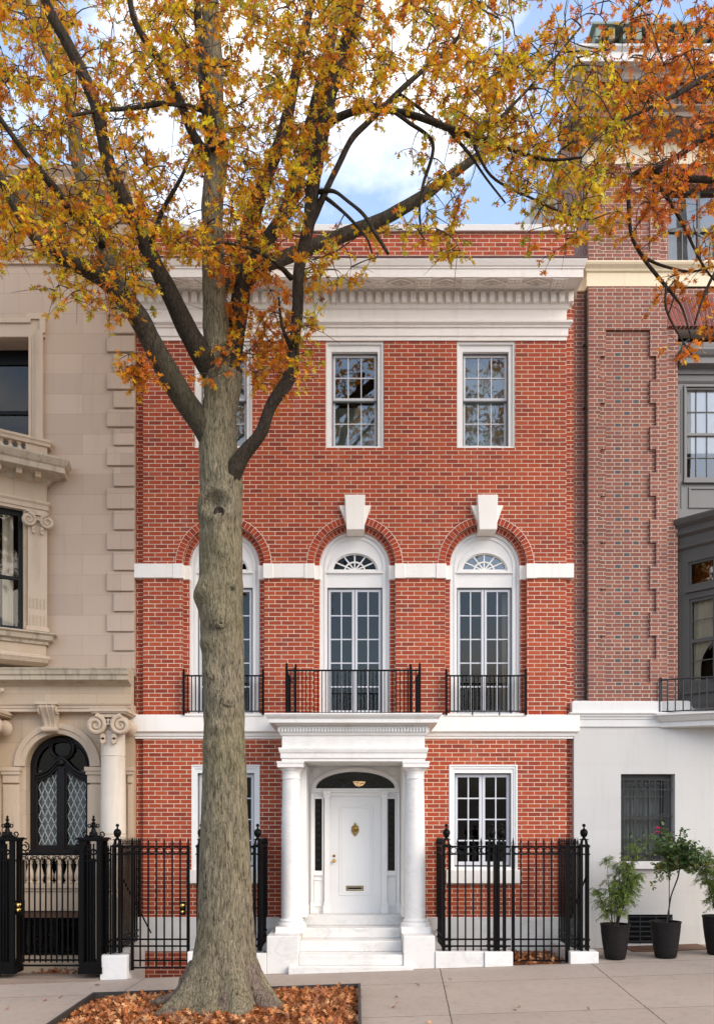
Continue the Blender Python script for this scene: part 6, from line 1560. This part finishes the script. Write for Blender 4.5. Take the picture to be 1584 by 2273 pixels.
# =====================================================  POTTED PLANTS
def planter(cx, cy, s=1.0):
    m = MB(); z0 = gz(cx, cy); h = .60*s
    pr = [(0,0),(.155*s,0),(.168*s,.012),(.185*s,.1*s),(.212*s,.28*s),(.232*s,.45*s),(.240*s,.56*s),(.250*s,.585*s),(.250*s,h),(.235*s,h),(.228*s,.55*s),(.0,.54*s)]
    m.lathe(pr, cx, cy, 40, z0); return m, z0, h
t = NT('charcoal_pot'); p = t.pos(); n_ = t.noise(p, 5, 4); vo = t.n('ShaderNodeTexVoronoi'); t.set(vo.inputs['Vector'], t.mapv(p,(1,1,2.2))); vo.inputs['Scale'].default_value = 26
M['pot'] = t.done(t.bsdf(t.mix(n_, (.009,.007,.0065), (.02,.016,.015)), .55, t.bump(vo.outputs['Distance'], .5, .012), spec=.15))
def feathery(cx, cy, s, label, group, lean, seed, hgt=1.25, nst=16, spread=.35):
    random.seed(seed); pl = thing('potted_shrub', label, 'potted plant', (cx,cy,gz(cx,cy)), group)
    mb_, z0, h = planter(cx, cy, s); mb_.build('pot', M['pot'], pl, smooth='auto')
    z = z0+h-.04; st = MB(); p, d, nn, sz, c = [], [], [], [], []
    for k in range(nst):
        a = random.uniform(0, 2*PI); L = random.uniform(.45, 1)*hgt*(1.0 if k > 2 else 1.1); sp = random.uniform(.25,1)*spread
        if k < 3: L = hgt*(.95+.1*k); sp = .14+.08*k; a = [2.6,.3,5.5][k]
        pts = [Vector((cx+math.cos(a)*(.05+sp*u**1.1)+lean*u*u, cy+math.sin(a)*(.05+sp*u**1.1), z+L*u-(.42*sp*u*u if k > 2 else .0))) for u in np.linspace(0,1,10)]
        st.tube(pts, [.009*(1-.8*i/9) for i in range(10)], 5)
        for q in range(int(9+11*L)):                     # side sprays of narrow leaves
            u = random.uniform(.15,1)**.8; i = min(8,int(u*9)); b = pts[i].lerp(pts[i+1], u*9-i)
            a2 = random.uniform(0,2*PI); l2 = random.uniform(.10,.25)*(1.1-.4*u)
            e = b+Vector((math.cos(a2)*l2, math.sin(a2)*l2, random.uniform(-.05,.10)-l2*.45))
            mid = (b+e)/2+Vector((0,0,.05)); st.tube([b, mid, e], [.003,.0025,.0015], 3)
            for r_ in range(22):
                t_ = random.random(); o = b.lerp(mid, t_*2) if t_ < .5 else mid.lerp(e, t_*2-1)
                p.append(o); d.append((e-b).normalized()*.8+Vector((random.gauss(0,.5),random.gauss(0,.5),random.gauss(-.55,.4)))); nn.append((random.gauss(0,.6),random.gauss(-.2,.6),random.gauss(.6,.5))); sz.append(random.uniform(.05,.10))
                g_ = random.random(); cc = (.09,.17,.028) if g_ < .45 else (.16,.26,.04) if g_ < .75 else (.28,.36,.06); b_ = random.uniform(.7,1.3); c.append([x*b_ for x in cc])
    st.build('stems', M['twig'], pl); leaf_mesh('foliage', p, d, nn, sz, c, M['gleaf'], pl, 'blade', .3, .95)
    return pl
GP = 'charcoal pots before the stucco house'
yp = -1.17
feathery(wx(1364,yp), yp, 1.0, 'feathery green shrub drooping from a charcoal pot beside the iron railing', GP, .05, 5)
cx, cy = wx(1476,-1.2), -1.2; random.seed(9)
rs = thing('rose_standard', 'staked rose tree with two pink blooms and yellowing leaves in a charcoal pot', 'potted plant', (cx,cy,gz(cx,cy)), GP)
mb_, z0, h = planter(cx, cy, 1.03); mb_.build('pot', M['pot'], rs, smooth='auto')
zt0 = z0+h-.05
stem = [P(1477,2060,-1.2),P(1483,2020,-1.2),P(1488,1990,-1.2),P(1497,1965,-1.2),P(1504,1945,-1.2),P(1508,1920,-1.2)]
m = MB(); m.tube(smooth_path([s+(.013,) for s in stem],5) and [tuple(q[:3]) for q in smooth_path([s+(.013,) for s in stem],5)], .013, 8)
p, d, nn, sz, c = [], [], [], [], []
crown = Vector(P(1506,1912,-1.2))
tips = []
for k in range(64):
    a = random.uniform(0,2*PI); tx = random.gauss(0,.30)-.02; tz = random.gauss(.05,.20); ty = random.gauss(0,.22)
    e = crown+Vector((tx, ty, tz+(.34 if k % 9 == 0 else 0)))
    mid = crown.lerp(e,.5)+Vector((0,0,.06)); m.tube([crown+Vector((0,0,-.03)), mid, e], [.006,.004,.002], 4); tips.append(e)
    for r_ in range(46):
        t_ = random.uniform(.25,1.1); o = crown.lerp(mid,t_*2) if t_ < .5 else mid.lerp(e,t_*2-1); o = o+Vector((random.gauss(0,.03),random.gauss(0,.03),random.gauss(0,.03)))
        p.append(o); d.append((random.gauss(0,1),random.gauss(0,1),random.gauss(-.3,.7))); nn.append((random.gauss(0,.5),random.gauss(-.3,.5),random.gauss(.7,.4))); sz.append(random.uniform(.05,.085))
        lowc = (o.z < crown.z+.03) and random.random() < .18
        cc = (.25,.17,.03) if lowc else random.choice([(.055,.12,.04),(.08,.16,.045),(.11,.17,.05)]); b_ = random.uniform(.7,1.3); c.append([x*b_ for x in cc])
m.build('stem', M['twig'], rs, smooth=True); leaf_mesh('foliage', p, d, nn, sz, c, M['gleaf'], rs, 'round', .25)
m = MB(); m.tube([P(1484,2062,-1.16), P(1484,1900,-1.16)], .007, 6); m.build('stake', M['iron'], rs)
for px, py in ((1459,1838),(1457,1848)):
    m = MB(); b = Vector(P(px,py,-1.28))
    for l in range(4):
        for q in range(6):
            a = q*PI/3+l*.5; r_ = .016+.013*l
            m.add([b+Vector((0,0,-.015)), b+Vector((r_*math.cos(a-.5),r_*math.sin(a-.5),.004)), b+Vector((r_*1.15*math.cos(a),r_*1.15*math.sin(a),.026-.006*l)), b+Vector((r_*math.cos(a+.5),r_*math.sin(a+.5),.004))], [(0,1,2,3)])
    o = m.build('bloom', M['rose'], rs, recalc=False)
    m = MB(); m.tube([b, b.lerp(crown,.5)+Vector((-.03,0,.02)), crown], .003, 4); m.build('bloom_stem', M['twig'], rs)
feathery(wx(1594,-1.05), -1.05, 1.1, 'large feathery green shrub in a charcoal pot at the right edge of the photo', GP, -.02, 21, 1.28, 22, .42)

# =====================================================  SKY, SUN, CAMERA
SUN_EL, SUN_AZ = R(32), R(52)                           # sun stands over the street, veiled by thin cloud, to the right of the camera
sd = Vector((math.sin(SUN_AZ)*math.cos(SUN_EL), -math.cos(SUN_AZ)*math.cos(SUN_EL), math.sin(SUN_EL)))
w = bpy.data.worlds.new('World'); SC.world = w; w.use_nodes = True; nt = w.node_tree; nt.nodes.clear()
class WT(NT):
    def __init__(s): s.t = nt
T = WT(); out = T.n('ShaderNodeOutputWorld'); bg = T.n('ShaderNodeBackground'); sky = T.n('ShaderNodeTexSky', sky_type='NISHITA')
sky.sun_disc = False; sky.sun_elevation = SUN_EL; sky.sun_rotation = math.atan2(sd.x, sd.y); sky.air_density = 1.0; sky.dust_density = .6; sky.ozone_density = 1.5
tc = T.n('ShaderNodeTexCoord'); mp = T.mapv(tc.outputs['Generated'], (1,1,1.9), (4.4,3.2,.95))
cn = T.noise(mp, 2.6, 9, .56, .25)
fac = T.ramp(cn, [(.44,(.08,.08,.08)),(.62,(1,1,1))])
cn2 = T.ramp(T.noise(mp, 4.2, 7, .6), [(.35,(0,0,0)),(.62,(1,1,1))])
SKYK = .15
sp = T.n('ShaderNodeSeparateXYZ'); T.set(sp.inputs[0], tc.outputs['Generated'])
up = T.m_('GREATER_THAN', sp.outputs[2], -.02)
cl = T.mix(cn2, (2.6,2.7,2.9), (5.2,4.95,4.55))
hz = T.mix(fac, sky.outputs[0], cl); hz = T.mix(T.ramp(sp.outputs[2], [(.04,(1,1,1)),(.20,(0,0,0))]), hz, (1.5,1.5,1.5)); hz = T.mix(up, (1.5,1.35,1.2), hz)  # added grey band low in the sky darkens window reflections, like unseen houses opposite
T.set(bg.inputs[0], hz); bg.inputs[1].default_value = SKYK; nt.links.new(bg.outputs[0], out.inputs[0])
sl = bpy.data.lights.new('sun', 'SUN'); sl.energy = 1.2; sl.angle = R(45); sl.color = (1,.88,.74)
so = bpy.data.objects.new('sun', sl); COL.objects.link(so); so.rotation_euler = (-sd).to_track_quat('-Z','Y').to_euler(); so.location = (0,-20,30)
cam = bpy.data.cameras.new('camera'); co = bpy.data.objects.new('camera', cam); COL.objects.link(co); SC.camera = co
co.location = (0,-DIST,CAMZ); co.rotation_euler = (PI/2,0,0)
cam.sensor_width = 36; cam.sensor_fit = 'AUTO'; cam.lens = FPX/2273*36; cam.shift_y = (HZP-1136.5)/2273; cam.clip_start = .1; cam.clip_end = 2000
SC.view_settings.view_transform = 'Standard'; SC.view_settings.look = 'None'; SC.view_settings.gamma = 1; SC.view_settings.exposure = 1.53
SC.cycles.max_bounces = 10; SC.cycles.transparent_max_bounces = 12; SC.cycles.diffuse_bounces = 4; SC.cycles.glossy_bounces = 4
SC.cycles.use_denoising = True
